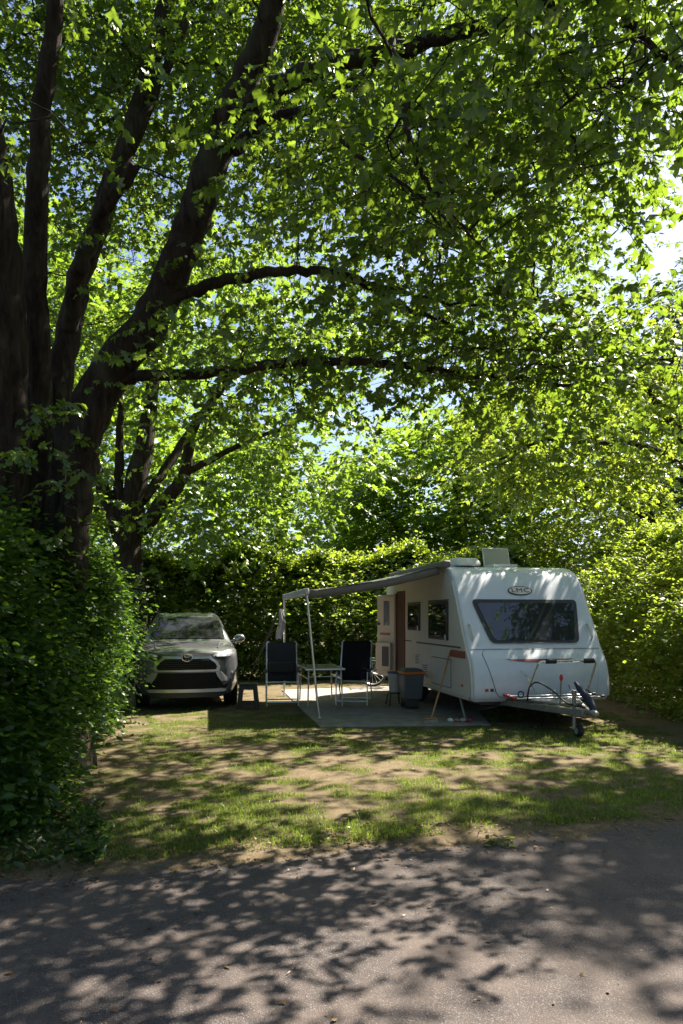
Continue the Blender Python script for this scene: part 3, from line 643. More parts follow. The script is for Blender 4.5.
# ------------------------------------------------------------------ hedges
def hedge(name, p0, p1, depth, h0, h1, label, n, k, length, size, m, T=OVAL, top_share=0.35, end=True, bulge=0.3, face=1, wild=0.0, deep=0.55, slope=0.3):
    """face on the left of p0->p1 when face=1 (outer normal), body extends behind it"""
    p0 = np.array(p0, float); p1 = np.array(p1, float); L = np.linalg.norm(p1 - p0); e = (p1 - p0) / L
    nr = np.array([e[1], -e[0], 0]) * face
    o = thing(name, tuple(p0), 0, label, 'hedge')
    l = R.random(n) * L; u = R.random(n)
    H = h0 + (h1 - h0) * l / L + (fbm(l * 0.9 + p0[0] * 7, l * 0 + 3, 3) - 0.5) * 1.3
    top = u < top_share; zz = np.where(top, H, H * R.random(n) ** 0.85)
    dd = np.where(top, slope * 0.8 + (depth - slope * 0.8) * R.random(n), R.random(n) ** 2.2 * deep)
    bl = (fbm(l * 0.9, zz * 0.9 + p0[1], 3) - 0.5) * 2 * bulge + 0.22 * np.sin(np.clip(zz / H, 0, 1) * math.pi) - slope * np.clip((zz / H - 0.42) / 0.58, 0, 1) ** 1.6 * (~top)
    out = np.where(top, 0, bl)
    P = e[None] * l[:, None] + nr[None] * (out - dd)[:, None]; P[:, 2] = zz - np.where(top, R.random(n) ** 2 * 0.4, 0)
    D = np.where(top[:, None], np.array([0, 0, 1.0])[None] + R.normal(0, 0.55, (n, 3)), nr[None] * 0.9 + np.array([0, 0, 0.30])[None] + R.normal(0, 0.55, (n, 3)))
    if end:
        ne = int(n * depth / L * 0.9); ze = R.random(ne) * h0; de = R.random(ne) * depth
        Pe = -nr[None] * de[:, None] + e[None] * (R.random(ne) ** 2 * 0.5 - 0.25 * np.sin(ze / h0 * 3.14) + (fbm(de * 1.3, ze * 1.1, 3) - 0.5) * 0.5)[:, None]; Pe[:, 2] = ze
        P = np.concatenate([P, Pe]); D = np.concatenate([D, -e[None] * 0.9 + np.array([0, 0, 0.35])[None] + R.normal(0, 0.55, (ne, 3))])
    a = shoots(P, D, k, length, size, 0.55, 0.22)
    if wild:
        iw = R.random(len(P)) < wild; Dw = D[iw] + R.normal(0, 0.35, (iw.sum(), 3)); Dw[:, 2] += 0.25
        b_ = shoots(P[iw], Dw, k + 3, length * 2.1, size * 0.95, 0.6, 0.35); a = [np.concatenate([u_, v_]) for u_, v_ in zip(a, b_)]
    ok = a[0][:, 2] > 0.03
    leaves('foliage', m, *[q[ok] for q in a], T, parent=o)
    mb = MB()
    for s_ in np.arange(0.2, L, 0.32):
        b = e * s_ - nr * depth * (0.3 + 0.4 * R.random()); hh = h0 + (h1 - h0) * s_ / L
        t = b + R.normal(0, 0.25, 3); t[2] = hh * 0.85
        mb.tube([Vector(b), Vector((b + t) / 2 + R.normal(0, 0.06, 3)), Vector(t)], [0.03, 0.022, 0.008], 6, False)
        for _ in range(6):
            q = b + (t - b) * (0.15 + 0.75 * R.random()); f = q + nr * (depth * 0.45 * (1 if R.random() < 0.65 else -1)) + R.normal(0, 0.25, 3); f[2] = q[2] + 0.3
            mb.tube([Vector(q), Vector((q + f) / 2 + R.normal(0, 0.05, 3)), Vector(f)], [0.012, 0.008, 0.003], 4, False)
    mb.build('stems', M['bark'], o)
    return o
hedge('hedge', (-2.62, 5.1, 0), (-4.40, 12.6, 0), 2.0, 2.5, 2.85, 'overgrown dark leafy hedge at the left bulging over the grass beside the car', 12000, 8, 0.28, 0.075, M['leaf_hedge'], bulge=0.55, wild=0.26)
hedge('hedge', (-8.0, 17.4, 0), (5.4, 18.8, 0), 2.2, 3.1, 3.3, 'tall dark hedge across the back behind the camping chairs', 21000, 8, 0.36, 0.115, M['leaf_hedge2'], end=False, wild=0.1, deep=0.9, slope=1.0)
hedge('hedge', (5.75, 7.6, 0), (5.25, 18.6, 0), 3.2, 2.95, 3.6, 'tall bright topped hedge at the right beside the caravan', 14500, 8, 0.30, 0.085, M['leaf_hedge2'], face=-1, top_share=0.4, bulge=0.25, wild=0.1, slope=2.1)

# ------------------------------------------------------------------ caravan
van = thing('caravan', CAR_O, TH, 'white touring caravan with wide front window parked on the concrete pad', 'caravan')
PROF = spline([(0.06, 0.40), (0.01, 0.47), (0.0, 0.60), (0.025, 0.80), (0.10, 1.02), (0.20, 1.16), (0.30, 1.32), (0.555, 1.78), (0.71, 2.06), (0.83, 2.26), (0.96, 2.42), (1.14, 2.52), (1.45, 2.58), (2.2, 2.60), (4.5, 2.585), (4.86, 2.53), (5.06, 2.40), (5.15, 2.2), (5.17, 1.4), (5.17, 0.62), (5.10, 0.42)], 4)
WV = 2.31
fr = PROF[:38]                      # front run, z increasing
def vf(z, off=0.0):
    y = np.interp(z, fr[:, 1], fr[:, 0]); y1 = np.interp(z + 0.03, fr[:, 1], fr[:, 0]); y0 = np.interp(z - 0.03, fr[:, 1], fr[:, 0])
    t = np.array([y1 - y0, 0.06]); t /= np.linalg.norm(t)
    return y - t[1] * off, z + t[0] * off, t
def front_patch(z0, z1, wl, wr, off, rad=0.0, nz=14, nx=10, thick=0.02):
    rows = []
    for i in range(nz + 1):
        z = z0 + (z1 - z0) * i / nz
        if rad: z = z0 + (z1 - z0) * (1 - math.cos(math.pi * i / nz)) / 2
        e = min(z - z0, z1 - z); ins = 0
        if rad and e < rad: ins = rad - math.sqrt(max(0, rad * rad - (rad - e) ** 2))
        a = wl((z - z0) / (z1 - z0)) + ins; b = wr((z - z0) / (z1 - z0)) - ins
        y, zz, _ = vf(z, off)
        rows.append([(a + (b - a) * k / nx, y, zz) for k in range(nx + 1)])
    mb = MB(); mb.grid(rows)
    rb_ = [[(p[0], p[1] + thick, p[2]) for p in r] for r in rows]; mb.grid(rb_)
    n_ = nx + 1; o = len(rows) * n_; ring = [k for k in range(n_)] + [i * n_ + nx for i in range(1, nz + 1)] + [nz * n_ + k for k in range(nx - 1, -1, -1)] + [i * n_ for i in range(nz - 1, 0, -1)]
    for i in range(len(ring)):
        a, b = ring[i], ring[(i + 1) % len(ring)]; mb.f.append((a, b, b + o, a + o))
    return mb
body = MB().prism([tuple(p) for p in PROF], 'x', 0.012, WV - 0.012).build('body', M['van_white'], van, bevel=0.075, bseg=5, angle=60)
# side skins
sidepoly = [(0.09, 0.46), (0.10, 0.8), (0.17, 1.02), (0.28, 1.18), (0.40, 1.36), (0.64, 1.78), (0.80, 2.06), (0.92, 2.26), (1.06, 2.40), (1.25, 2.47), (4.45, 2.50), (4.80, 2.45), (4.98, 2.34), (5.06, 2.15), (5.08, 0.46)]
DOOR = (3.59, 4.15, 0.50, 2.22)
skin = [p for p in sidepoly if p[0] < 3.59]
MB().prism([(0.09, 0.46), *sidepoly[1:10], (3.57, 2.49), (3.57, 0.46)], 'x', -0.004, 0.02).prism([(4.17, 0.46), (4.17, 2.49), (4.45, 2.50), *sidepoly[11:]], 'x', -0.004, 0.02).prism([(3.57, 2.24), (3.57, 2.49), (4.17, 2.495), (4.17, 2.24)], 'x', -0.0041, 0.02).build('side_skin', M['van_side'], van, smooth=False)
MB().prism([(a, b) for a, b in sidepoly], 'x', WV - 0.02, WV + 0.004).build('side_skin', M['van_side'], van, smooth=False)
# corner trims
for wv in (-0.001, WV - 0.003):
    MB().tube([(wv, p[0] + 0.035, p[1] - 0.01) for p in fr[4:]], 0.014, 8).build('corner_trim', M['white_plastic'], van)
# front window
wl = lambda t: 0.43 + (0.24 - 0.43) * t ** 0.9; wr = lambda t: 1.93 + (2.10 - 1.93) * t ** 0.9
fw = front_patch(1.28, 1.985, wl, wr, 0.018, 0.07, 22, 14).build('front_window', M['black_plastic'], van)
wl2 = lambda t: 0.485 + (0.315 - 0.485) * t; wr2 = lambda t: 1.875 + (2.025 - 1.875) * t
front_patch(1.325, 1.925, wl2, wr2, 0.024, 0.06, 22, 14).build('pane', M['glass'], fw)
# locker lid and seam
front_patch(0.462, 1.185, lambda t: 0.395 - 0.20 * t, lambda t: 2.075 + 0.10 * t, 0.004, 0.10, 24, 12).build('locker_seam', M['soft_seam'], van)
lid = front_patch(0.469, 1.178, lambda t: 0.404 - 0.20 * t, lambda t: 2.067 + 0.10 * t, 0.012, 0.10, 24, 12).build('front_locker_lid', M['van_white'], van)
y_, z_, _ = vf(0.52, 0.02)
MB().ball((1.32, y_, z_ + 0.03), (0.055, 0.016, 0.026)).build('handle', M['chrome'], lid)
front_patch(0.99, 1.04, lambda t: 0.98 - 0.40 * t ** 0.6, lambda t: 1.36 + 0.38 * t ** 0.6, 0.017, 0.0, 8, 14).build('red_stripe', M['dull_red'], lid)
front_patch(1.192, 1.203, lambda t: 0.05, lambda t: WV - 0.05, 0.004, 0, 3, 14).build('front_seam', M['soft_seam'], van)
for i_, (k, mm) in enumerate(((0.20, 'red'), (0.285, 'seam'), (0.36, 'seam'))):
    front_patch(0.56, 0.605, lambda t: k, lambda t: k + 0.052, 0.008, 0, 2, 3).build('decal', M[mm], van)
# badge with letters
yb, zb, tb_ = vf(2.135, 0.0)
bdg = bpy.data.objects.new('badge', None); COL.objects.link(bdg); bdg.parent = van
FM = Matrix(((1, 0, 0, 1.135), (0, tb_[0], -tb_[1], yb - tb_[1] * 0.012), (0, tb_[1], tb_[0], zb + tb_[0] * 0.012), (0, 0, 0, 1)))
def ellipse(mb, a, b, z0, z1, n=36): mb.prism([(a * math.cos(2 * math.pi * k / n), b * math.sin(2 * math.pi * k / n)) for k in range(n)], 'z', z0, z1)
bo = MB(); ellipse(bo, 0.215, 0.088, -0.01, 0.004); b1 = bo.build('badge', M['seam'], van, smooth=False); bpy.data.objects.remove(bdg); b1.matrix_local = FM
bi = MB(); ellipse(bi, 0.198, 0.073, 0.0, 0.007); bi.build('badge_field', M['white_plastic'], b1, smooth=False)
fc = bpy.data.curves.new('badge_letters', 'FONT'); fc.body = 'LMC'; fc.size = 0.135; fc.align_x = 'CENTER'; fc.align_y = 'CENTER'; fc.extrude = 0.003; fc.space_character = 1.12; fc.offset = 0.0
fo = bpy.data.objects.new('badge_letters', fc); COL.objects.link(fo); fo.parent = b1; fo.location = (0, 0, 0.008); fo.scale = (1.15, 0.8, 1); fc.materials.append(M['letters'])
bpy.context.view_layer.update(); lm = bpy.data.meshes.new_from_object(fo.evaluated_get(bpy.context.evaluated_depsgraph_get())); lo2 = bpy.data.objects.new('lettering', lm); COL.objects.link(lo2); lo2.parent = b1; lo2.location = fo.location; lo2.scale = fo.scale; bpy.data.objects.remove(fo)
# grab handles
for wv in (0.10, WV - 0.16):
    pts = [vf(z, 0.05 if 1.36 < z < 1.56 else 0.0) for z in (1.33, 1.37, 1.46, 1.55, 1.59)]
    MB().tube([(wv + 0.02, p[0], p[1]) for p in pts], 0.02, 8).build('grab_handle', M['white_plastic'], van)
# side windows
for s0, s1, z0, z1 in ((1.04, 2.05, 1.31, 1.97), (2.56, 3.34, 1.44, 1.955)):
    o = MB().box((-0.014, (s0 + s1) / 2, (z0 + z1) / 2), (0.03, s1 - s0, z1 - z0)).build('side_window', M['black_plastic'], van, bevel=0.02, bseg=3)
    MB().box((-0.03, (s0 + s1) / 2, (z0 + z1) / 2 + 0.01), (0.012, s1 - s0 - 0.10, z1 - z0 - 0.11)).build('pane', M['glass'], o, bevel=0.004)
    MB().box((-0.036, s0 + 0.09, z0 + 0.05), (0.012, 0.05, 0.09)).build('catch', M['white_plastic'], o, bevel=0.004)
    MB().box((-0.012, (s0 + s1) / 2, z1 + 0.018), (0.022, s1 - s0 + 0.04, 0.02)).build('top_seal', M['seam'], o)
# stripe, hatches, vents
MB().box((-0.006, 1.65, 1.215), (0.006, 2.3, 0.028)).box((-0.006, 3.35, 1.225), (0.006, 0.42, 0.024)).build('side_stripe', M['seam'], van)
MB().prism([(0.29, 1.05), (0.29, 1.165), (0.92, 1.165), (1.0, 1.10), (0.95, 1.05)], 'x', -0.018, -0.002).build('side_reflector', M['brown_strip'], van, bevel=0.006)
MB().prism([(2.45, 1.22), (3.3, 1.22), (3.3, 1.95), (3.28, 1.97), (1.05, 2.02), (0.72, 2.02), (0.42, 1.42), (0.36, 1.24)], 'x', -0.0065, -0.003).build('window_band', M['van_side'], van, smooth=False)
for s0, s1, z0, z1 in ((0.92, 1.90, 0.52, 1.0),):
    o = MB().box((-0.006, (s0 + s1) / 2, (z0 + z1) / 2), (0.01, s1 - s0, z1 - z0)).build('service_hatch', M['seam'], van, smooth=False)
    MB().box((-0.010, (s0 + s1) / 2, (z0 + z1) / 2), (0.012, s1 - s0 - 0.025, z1 - z0 - 0.025)).build('panel', M['van_side'], o, bevel=0.006)
for s, z, a, b in ((2.25, 0.72, 0.34, 0.24), (2.72, 0.90, 0.24, 0.2)):
    o = MB().box((-0.012, s, z), (0.02, a, b)).build('vent_grille', M['white_plastic'], van, bevel=0.005)
    mb = MB()
    for k in range(6): mb.box((-0.024, s, z - b / 2 + b * (k + 0.7) / 6.5), (0.006, a * 0.82, 0.014))
    mb.build('slats', M['seam'], o, smooth=False)
MB().box((-0.014, 0.42, 0.62), (0.02, 0.07, 0.04)).build('side_marker', M['orange'], van, bevel=0.006)
MB().box((-0.012, 1.85, 0.44), (0.03, 3.4, 0.05)).build('side_sill', M['awning_rail'], van, bevel=0.008)
# doorway and door
MB().box((0.005, (DOOR[0] + DOOR[1]) / 2, (DOOR[2] + DOOR[3]) / 2), (0.036, DOOR[1] - DOOR[0] + 0.02, DOOR[3] - DOOR[2] + 0.02)).build('door_opening', M['dark_interior'], van, bevel=0.01)
MB().tube([(-0.016, DOOR[0], 0.5), (-0.016, DOOR[0], 2.2), (-0.016, DOOR[1], 2.2), (-0.016, DOOR[1], 0.5)], 0.016, 6).build('door_frame', M['brown_strip'], van)
phi = math.radians(-150)
dm = Matrix.Translation((-0.03, DOOR[1], 0)) @ Matrix.Rotation(phi, 4, 'Z')
# door slab runs along local -y from the hinge before turning
door = MB().box((0.0, -0.28, 1.30), (0.04, 0.56, 1.74)).build('door', M['van_side'], van, bevel=0.03, bseg=3); door.matrix_local = dm
MB().box((0.024, -0.28, 1.30), (0.012, 0.50, 1.68)).build('lining', M['cream'], door, bevel=0.01)
MB().box((0.031, -0.26, 1.78), (0.012, 0.17, 0.52)).build('window', M['black_plastic'], door, bevel=0.01)
MB().box((0.034, -0.30, 1.335), (0.02, 0.30, 0.05)).build('grab_strip', M['brown_strip'], door, bevel=0.006)
MB().box((0.06, -0.30, 0.86), (0.09, 0.44, 0.58)).build('waste_bin_box', M['cream'], door, bevel=0.012)
MB().box((0.108, -0.22, 0.86), (0.008, 0.2, 0.42)).build('vent', M['seam'], door, bevel=0.004)
MB().box((0.045, -0.50, 1.55), (0.04, 0.08, 0.05)).build('latch', M['black_plastic'], door, bevel=0.006)
MB().box((-0.01, -0.012, 1.3), (0.05, 0.03, 1.76)).build('seal', M['black_rubber'], door, bevel=0.004)
# roof fittings
rh = MB().box((1.33, 1.95, 2.63), (0.46, 0.46, 0.06)).build('roof_hatch', M['white_plastic'], van, bevel=0.015)
rot = Matrix.Rotation(math.radians(72), 3, 'X')
MB().box((1.33, 2.13, 2.80), (0.47, 0.36, 0.02), rot).build('hatch_pane', M['hatch'], rh, bevel=0.008)
mb = MB(); cc = [Vector((1.33, 2.13, 2.80)) + rot @ Vector(p) for p in ((-0.25, -0.19, 0), (0.25, -0.19, 0), (0.25, 0.19, 0), (-0.25, 0.19, 0), (-0.25, -0.19, 0))]
mb.tube(cc, 0.016, 6).build('hatch_frame', M['white_plastic'], rh)
MB().prism([(1.25, 2.585), (1.30, 2.66), (1.42, 2.735), (2.0, 2.74), (2.10, 2.60)], 'x', 0.24, 0.68).build('roof_ventilator', M['white_plastic'], van, bevel=0.04, bseg=3, angle=25)
# running gear
for wv, sg in ((0.12, -1), (WV - 0.12, 1)):
    wh = bpy.data.objects.new('wheel', None); tw = MB().torus((wv, 2.95, 0.38), 0.235, 0.09, 'x', 32, 12, 0.95).build('wheel', M['black_rubber'], van)
    MB().tube([(wv - 0.07 * -sg * -1, 2.95, 0.38), (wv + 0.06 * sg, 2.95, 0.38)], [0.20, 0.19], 24).build('rim', M['rim'], tw)
    MB().tube([(wv + 0.04 * sg, 0.75, 0.42), (wv + 0.02 * sg, 0.55, 0.06)], 0.022, 8).box((wv + 0.02 * sg, 0.54, 0.07), (0.12, 0.10, 0.02)).build('corner_steady', M['galv'], van)
    MB().tube([(wv + 0.04 * sg, 4.75, 0.42), (wv + 0.02 * sg, 4.9, 0.07)], 0.022, 8).build('corner_steady', M['galv'], van)
MB().box((WV / 2, 2.6, 0.37), (WV - 0.35, 4.9, 0.06)).tube([(0.2, 2.95, 0.36), (WV - 0.2, 2.95, 0.36)], 0.045, 10).build('chassis', M['black_plastic'], van)
# A-frame, coupling, jockey wheel
af = MB()
for w0 in (0.40, WV - 0.40): af.prism([(w0 - 0.03, 0.5), (w0 + 0.03, 0.5), (1.155 + (w0 - 1.155) * 0.05 + 0.03, -1.25), (1.155 + (w0 - 1.155) * 0.05 - 0.03, -1.25)], 'z', 0.33, 0.43)
af.build('drawbar', M['galv'], van, bevel=0.008)
MB().prism([(0.55, 0.02), (1.76, 0.02), (1.36, -0.80), (0.95, -0.80)], 'z', 0.435, 0.475).build('drawbar_cover', M['galv'], van, bevel=0.012)
MB().tube([(1.155, -1.10, 0.39), (1.155, -1.36, 0.40)], [0.05, 0.04], 12).ball((1.155, -1.42, 0.40), (0.06, 0.09, 0.05)).build('coupling_head', M['galv'], van)
MB().tube([(1.19, -1.40, 0.40), (1.17, -1.30, 0.55), (1.08, -1.18, 0.72), (1.05, -1.12, 0.80)], [0.05, 0.055, 0.042, 0.02], 12).build('coupling_cover', M['blue'], van)
jk = MB().tube([(1.06, -1.08, 0.16), (1.06, -1.08, 0.62)], 0.026, 10).tube([(1.06, -1.08, 0.62), (1.06, -1.08, 0.68)], 0.034, 10).box((1.09, -1.08, 0.40), (0.10, 0.08, 0.07)).build('jockey_post', M['galv'], van)
jw = MB().torus((1.13, -1.08, 0.115), 0.065, 0.05, 'x', 22, 10, 0.8).build('jockey_wheel', M['black_rubber'], van)
MB().tube([(1.09, -1.08, 0.115), (1.17, -1.08, 0.115)], 0.05, 14).build('rim', M['bucket'], jw)
MB().tube([(1.05, -1.08, 0.14), (1.05, -1.08, 0.25)], 0.02, 8).box((1.10, -1.08, 0.2), (0.10, 0.03, 0.015)).build('fork', M['galv'], jw)
MB().tube([(1.06, -1.08, 0.68), (1.0, -1.08, 0.70), (0.98, -1.08, 0.76)], 0.009, 6).build('crank', M['galv'], van)
hb = MB().tube([(1.00, -0.80, 0.44), (0.995, -0.83, 0.66), (0.985, -0.86, 0.80)], 0.012, 8).build('handbrake_lever', M['galv'], van)
MB().ball((0.985, -0.865, 0.84), (0.028, 0.02, 0.05)).build('grip', M['red'], hb)
MB().tube([tuple(p) for p in spline([(0.62, -0.55, 0.48), (0.63, -0.60, 0.68), (0.72, -0.68, 0.76), (0.88, -0.85, 0.64), (0.98, -1.02, 0.50), (1.10, -1.30, 0.46)], 5)], 0.012, 8).build('electric_cable', M['black_rubber'], van)
# bicycle rack
rk = MB().tube([tuple(p) for p in spline([(0.80, -0.16, 0.47), (0.84, -0.24, 0.72), (0.885, -0.34, 0.96), (0.90, -0.36, 1.01), (0.97, -0.37, 1.035), (1.35, -0.37, 1.04), (1.76, -0.37, 1.04), (1.83, -0.36, 1.01), (1.83, -0.34, 0.94), (1.77, -0.20, 0.50)], 5)], 0.017, 10).build('bicycle_rack', M['chrome'], van)
for a, b in ((1.01, 1.17), (1.64, 1.80)): MB().tube([(a, -0.37, 1.04), (b, -0.37, 1.04)], 0.038, 12).build('pad', M['black_rubber'], rk)
for yv, dz in ((-0.10, 0.0), (-0.34, -0.01)):
    MB().box((1.22, yv, 0.50 + dz), (1.46, 0.10, 0.022)).build('wheel_rail', M['alu'], rk, bevel=0.008)
    for xx_ in (0.50, 1.94): MB().box((xx_, yv, 0.51 + dz), (0.07, 0.11, 0.035)).build('rail_end', M['red'] if xx_ < 1 else M['black_plastic'], rk, bevel=0.008)
for xx_, zz_ in ((0.62, 0.55), (1.70, 0.55)):
    MB().torus((xx_, -0.34, zz_), 0.045, 0.010, 'y', 16, 6).build('strap', M['black_rubber'], rk)
MB().tube([(1.0, -0.10, 0.52), (0.86, -0.06, 0.78), (0.78, -0.02, 0.88)], 0.008, 6).build('stay_rod', M['chrome'], rk)

# ------------------------------------------------------------------ awning
aw = thing('awning', CAR_O, TH, 'grey-brown pull-out awning on two thin poles hung from the caravan side', 'awning')
hs = MB().box((-0.05, 2.72, 2.585), (0.13, 3.5, 0.12)).build('cassette', M['awning'], aw, bevel=0.03, bseg=3)
rows = []
for i in range(13):
    t = i / 12; w_ = -0.10 - 2.24 * t
    rows.append([(w_, 1.22 + 3.28 * k / 14, 2.56 + ((2.14 - 0.03 * k / 14) - 2.56) * t - 0.05 * math.sin(math.pi * t) + 0.012 * math.sin(k * 2.1 + i)) for k in range(15)])
MB().grid(rows).build('canopy', M['awning'], aw, solid=0.006)
vr = []
for k in range(15):
    t = k / 14; w_ = -0.10 - 2.24 * t; zt = 2.556 + (2.136 - 2.56) * t - 0.05 * math.sin(math.pi * t); vr.append([(w_, 1.225, zt), (w_, 1.222, zt - 0.06), (w_, 1.23 + 0.01 * math.sin(k * 1.7), zt - 0.13)])
MB().grid(vr).build('side_valance', M['awning'], aw, solid=0.005)
rl = MB().box((-2.37, 2.86, 2.115), (0.07, 3.34, 0.115)).build('lead_rail', M['awning_rail'], aw, bevel=0.02)
for s_ in (1.30, 4.40):
    MB().tube([(-0.12, s_, 2.50), (-1.1, s_ + (0.10 if s_ < 2 else -0.1), 2.32), (-2.33, s_, 2.09)], 0.022, 8).build('rafter_arm', M['alu'], aw)
MB().tube([(-2.37, 1.24, 2.10), (-2.20, 1.20, 0.30), (-2.17, 1.19, 0.06)], [0.019, 0.019, 0.016], 10).box((-2.17, 1.19, 0.062), (0.07, 0.07, 0.012)).build('pole', M['alu'], aw)
MB().tube([(-2.37, 4.48, 2.09), (-2.37, 4.47, 0.06)], 0.018, 10).box((-2.37, 4.47, 0.062), (0.07, 0.07, 0.012)).build('pole', M['alu'], aw)
top = vanw(-2.37, 4.50, 2.06); st = Vector((-2.15, 14.75, 0.03))
gr = thing('guy_rope', st, 0, 'dark guy rope stretched from the far awning pole to a peg behind the stool', 'rope')
mid = (top - st)
MB().tube([Vector((0, 0, 0.0)), mid * 0.5, mid * 0.68], 0.006, 6).build('line', M['rope'], gr)
MB().tube([mid * 0.42, mid * 0.62, mid * 0.80, mid * 0.99], [0.016, 0.030, 0.026, 0.012], 8).build('tension_strap', M['rope'], gr)
MB().tube([(0, 0, -0.12), (0, 0, 0.06)], 0.008, 6).build('peg', M['galv'], gr)
# hanging cloth on the far pole
hc = MB(); rows = []
for i in range(14):
    t = i / 13; r_ = 0.03 + 0.085 * math.sin(min(1, t * 1.4) * math.pi / 2) * (1 - 0.35 * max(0, t - 0.7) / 0.3)
    rows.append([((r_ * (1 + 0.35 * math.sin(3 * a_ + 5 * t)) * math.cos(a_)) + 0.05 * math.sin(4 * t), r_ * 0.6 * (1 + 0.3 * math.sin(4 * a_)) * math.sin(a_), -0.72 * t + 0.02 * math.sin(a_ * 3)) for a_ in np.linspace(0, 2 * math.pi, 19)])
hc.grid(rows); ho = hc.build('hanging_cloth', M['cloth']); ho.location = vanw(-2.46, 4.42, 1.86); ho.scale = (0.62, 0.62, 0.85)
tag(ho, 'crumpled grey and white cloth hanging from the far awning pole', 'cloth')

# ------------------------------------------------------------------ camping furniture
def chair(loc, rz, label, mesh_back):
    c_ = thing('camping_chair', loc, rz, label, 'chair', 'camping chairs under the awning'); wd = 0.27
    bk = Vector((0, 0.36, 0.74)); p0 = Vector((0, 0.12, 0.44)); p1 = Vector((0, 0.42, 1.17))
    rows = []
    for i in range(13):
        t = i / 12; p = p0.lerp(p1, t) + Vector((0, 0.03 * math.sin(t * math.pi * 2), 0)); 
        rows.append([(wd * (2 * k / 8 - 1), p.y + 0.035 * (1 - (2 * k / 8 - 1) ** 2), p.z) for k in range(9)])
    MB().grid(rows).build('backrest', M['fabric_mesh'] if mesh_back else M['fabric_dark'], c_, solid=0.012)
    rows = []
    for i in range(7):
        t = i / 6; rows.append([(wd * (2 * k / 8 - 1), -0.34 + 0.48 * t, 0.47 - 0.03 * t - 0.02 * (1 - (2 * k / 8 - 1) ** 2)) for k in range(9)])
    MB().grid(rows).build('seat', M['fabric_dark'], c_, solid=0.015)
    if not mesh_back: MB().box((0, 0.13, 0.70), (0.50, 0.09, 0.22)).build('pillow', M['fabric_pillow'], c_, bevel=0.04, bseg=4)
    for s in (-1, 1):
        x = s * (wd + 0.02)
        MB().tube([(x, 0.11, 0.40), (x, 0.42, 1.16), (x * 0.9, 0.43, 1.19)], 0.013, 8).build('back_frame', M['alu'], c_)
        MB().tube([(x, -0.36, 0.47), (x, 0.14, 0.43)], 0.013, 8).build('seat_frame', M['alu'], c_)
        MB().tube([(x, -0.36, 0.02), (x, -0.33, 0.47), (x, -0.29, 0.63)], 0.013, 8).build('leg', M['alu'], c_)
        MB().tube([(x + s * 0.015, 0.34, 0.02), (x + s * 0.015, 0.05, 0.42), (x + s * 0.015, -0.06, 0.62)], 0.013, 8).build('leg', M['alu'], c_)
        MB().box((x + s * 0.03, -0.08, 0.655), (0.055, 0.52, 0.035)).build('armrest', M['black_plastic'], c_, bevel=0.014, bseg=3)
    MB().tube([(-wd - 0.02, -0.36, 0.09), (wd + 0.02, -0.36, 0.09)], 0.022, 8).build('cross_bar', M['alu'], c_)
    MB().tube([(-wd - 0.02, 0.30, 0.07), (wd + 0.02, 0.30, 0.07)], 0.013, 8).build('cross_bar', M['alu'], c_)
    MB().tube([(-wd - 0.02, -0.35, 0.46), (wd + 0.02, -0.35, 0.46)], 0.013, 8).build('seat_bar', M['alu'], c_)
    return c_
chair((-1.13, 13.0, 0.03), math.radians(6), 'dark padded camping chair with a back cushion between stool and table', False)
chair((0.24, 12.95, 0.055), math.radians(-9), 'black mesh-backed camping chair between the table and the caravan door', True)
tbl = thing('camping_table', (-0.40, 12.95, 0.055), TH, 'low folding camping table with grey top standing between two chairs', 'table')
tt = MB().box((0, 0, 0.70), (0.68, 1.15, 0.02)).build('tabletop', M['tabletop'], tbl, bevel=0.006)
mb = MB(); mb.tube([(-0.345, -0.58, 0.695), (0.345, -0.58, 0.695), (0.345, 0.58, 0.695), (-0.345, 0.58, 0.695), (-0.345, -0.58, 0.695)], 0.020, 8).build('rim', M['alu'], tt)
for sx in (-1, 1):
    for sy in (-1, 1): MB().tube([(sx * 0.30, sy * 0.5, 0.68), (sx * 0.32, sy * 0.54, 0.02)], 0.014, 8).build('leg', M['alu'], tbl)
    MB().tube([(sx * 0.31, -0.51, 0.52), (sx * 0.31, 0.51, 0.52)], 0.010, 8).build('stretcher', M['alu'], tbl)
MB().tube([(-0.31, -0.515, 0.56), (0.31, -0.515, 0.56)], 0.010, 8).build('stretcher', M['alu'], tbl)
stl = thing('step_stool', (-1.70, 12.45, 0.03), math.radians(4), 'small black plastic folding step stool on the grass by the car', 'stool')
MB().box((0, 0, 0.45), (0.34, 0.24, 0.035)).build('top', M['black_plastic'], stl, bevel=0.012)
for sy in (-1, 1):
    poly = [(-0.205, 0.0), (-0.155, 0.435), (0.155, 0.435), (0.205, 0.0), (0.135, 0.0), (0.112, 0.13), (-0.112, 0.13), (-0.135, 0.0)]
    mb = MB(); mb.prism([(-0.205, 0), (-0.155, 0.435), (-0.085, 0.435), (-0.125, 0)], 'y', sy * 0.11 - 0.012, sy * 0.11 + 0.012); mb.prism([(0.125, 0), (0.085, 0.435), (0.155, 0.435), (0.205, 0)], 'y', sy * 0.11 - 0.012, sy * 0.11 + 0.012)
    mb.box((0, sy * 0.11, 0.40), (0.19, 0.022, 0.07)).box((0, sy * 0.11, 0.10), (0.25, 0.022, 0.07)); mb.build('leg_panel', M['black_plastic'], stl, bevel=0.006)
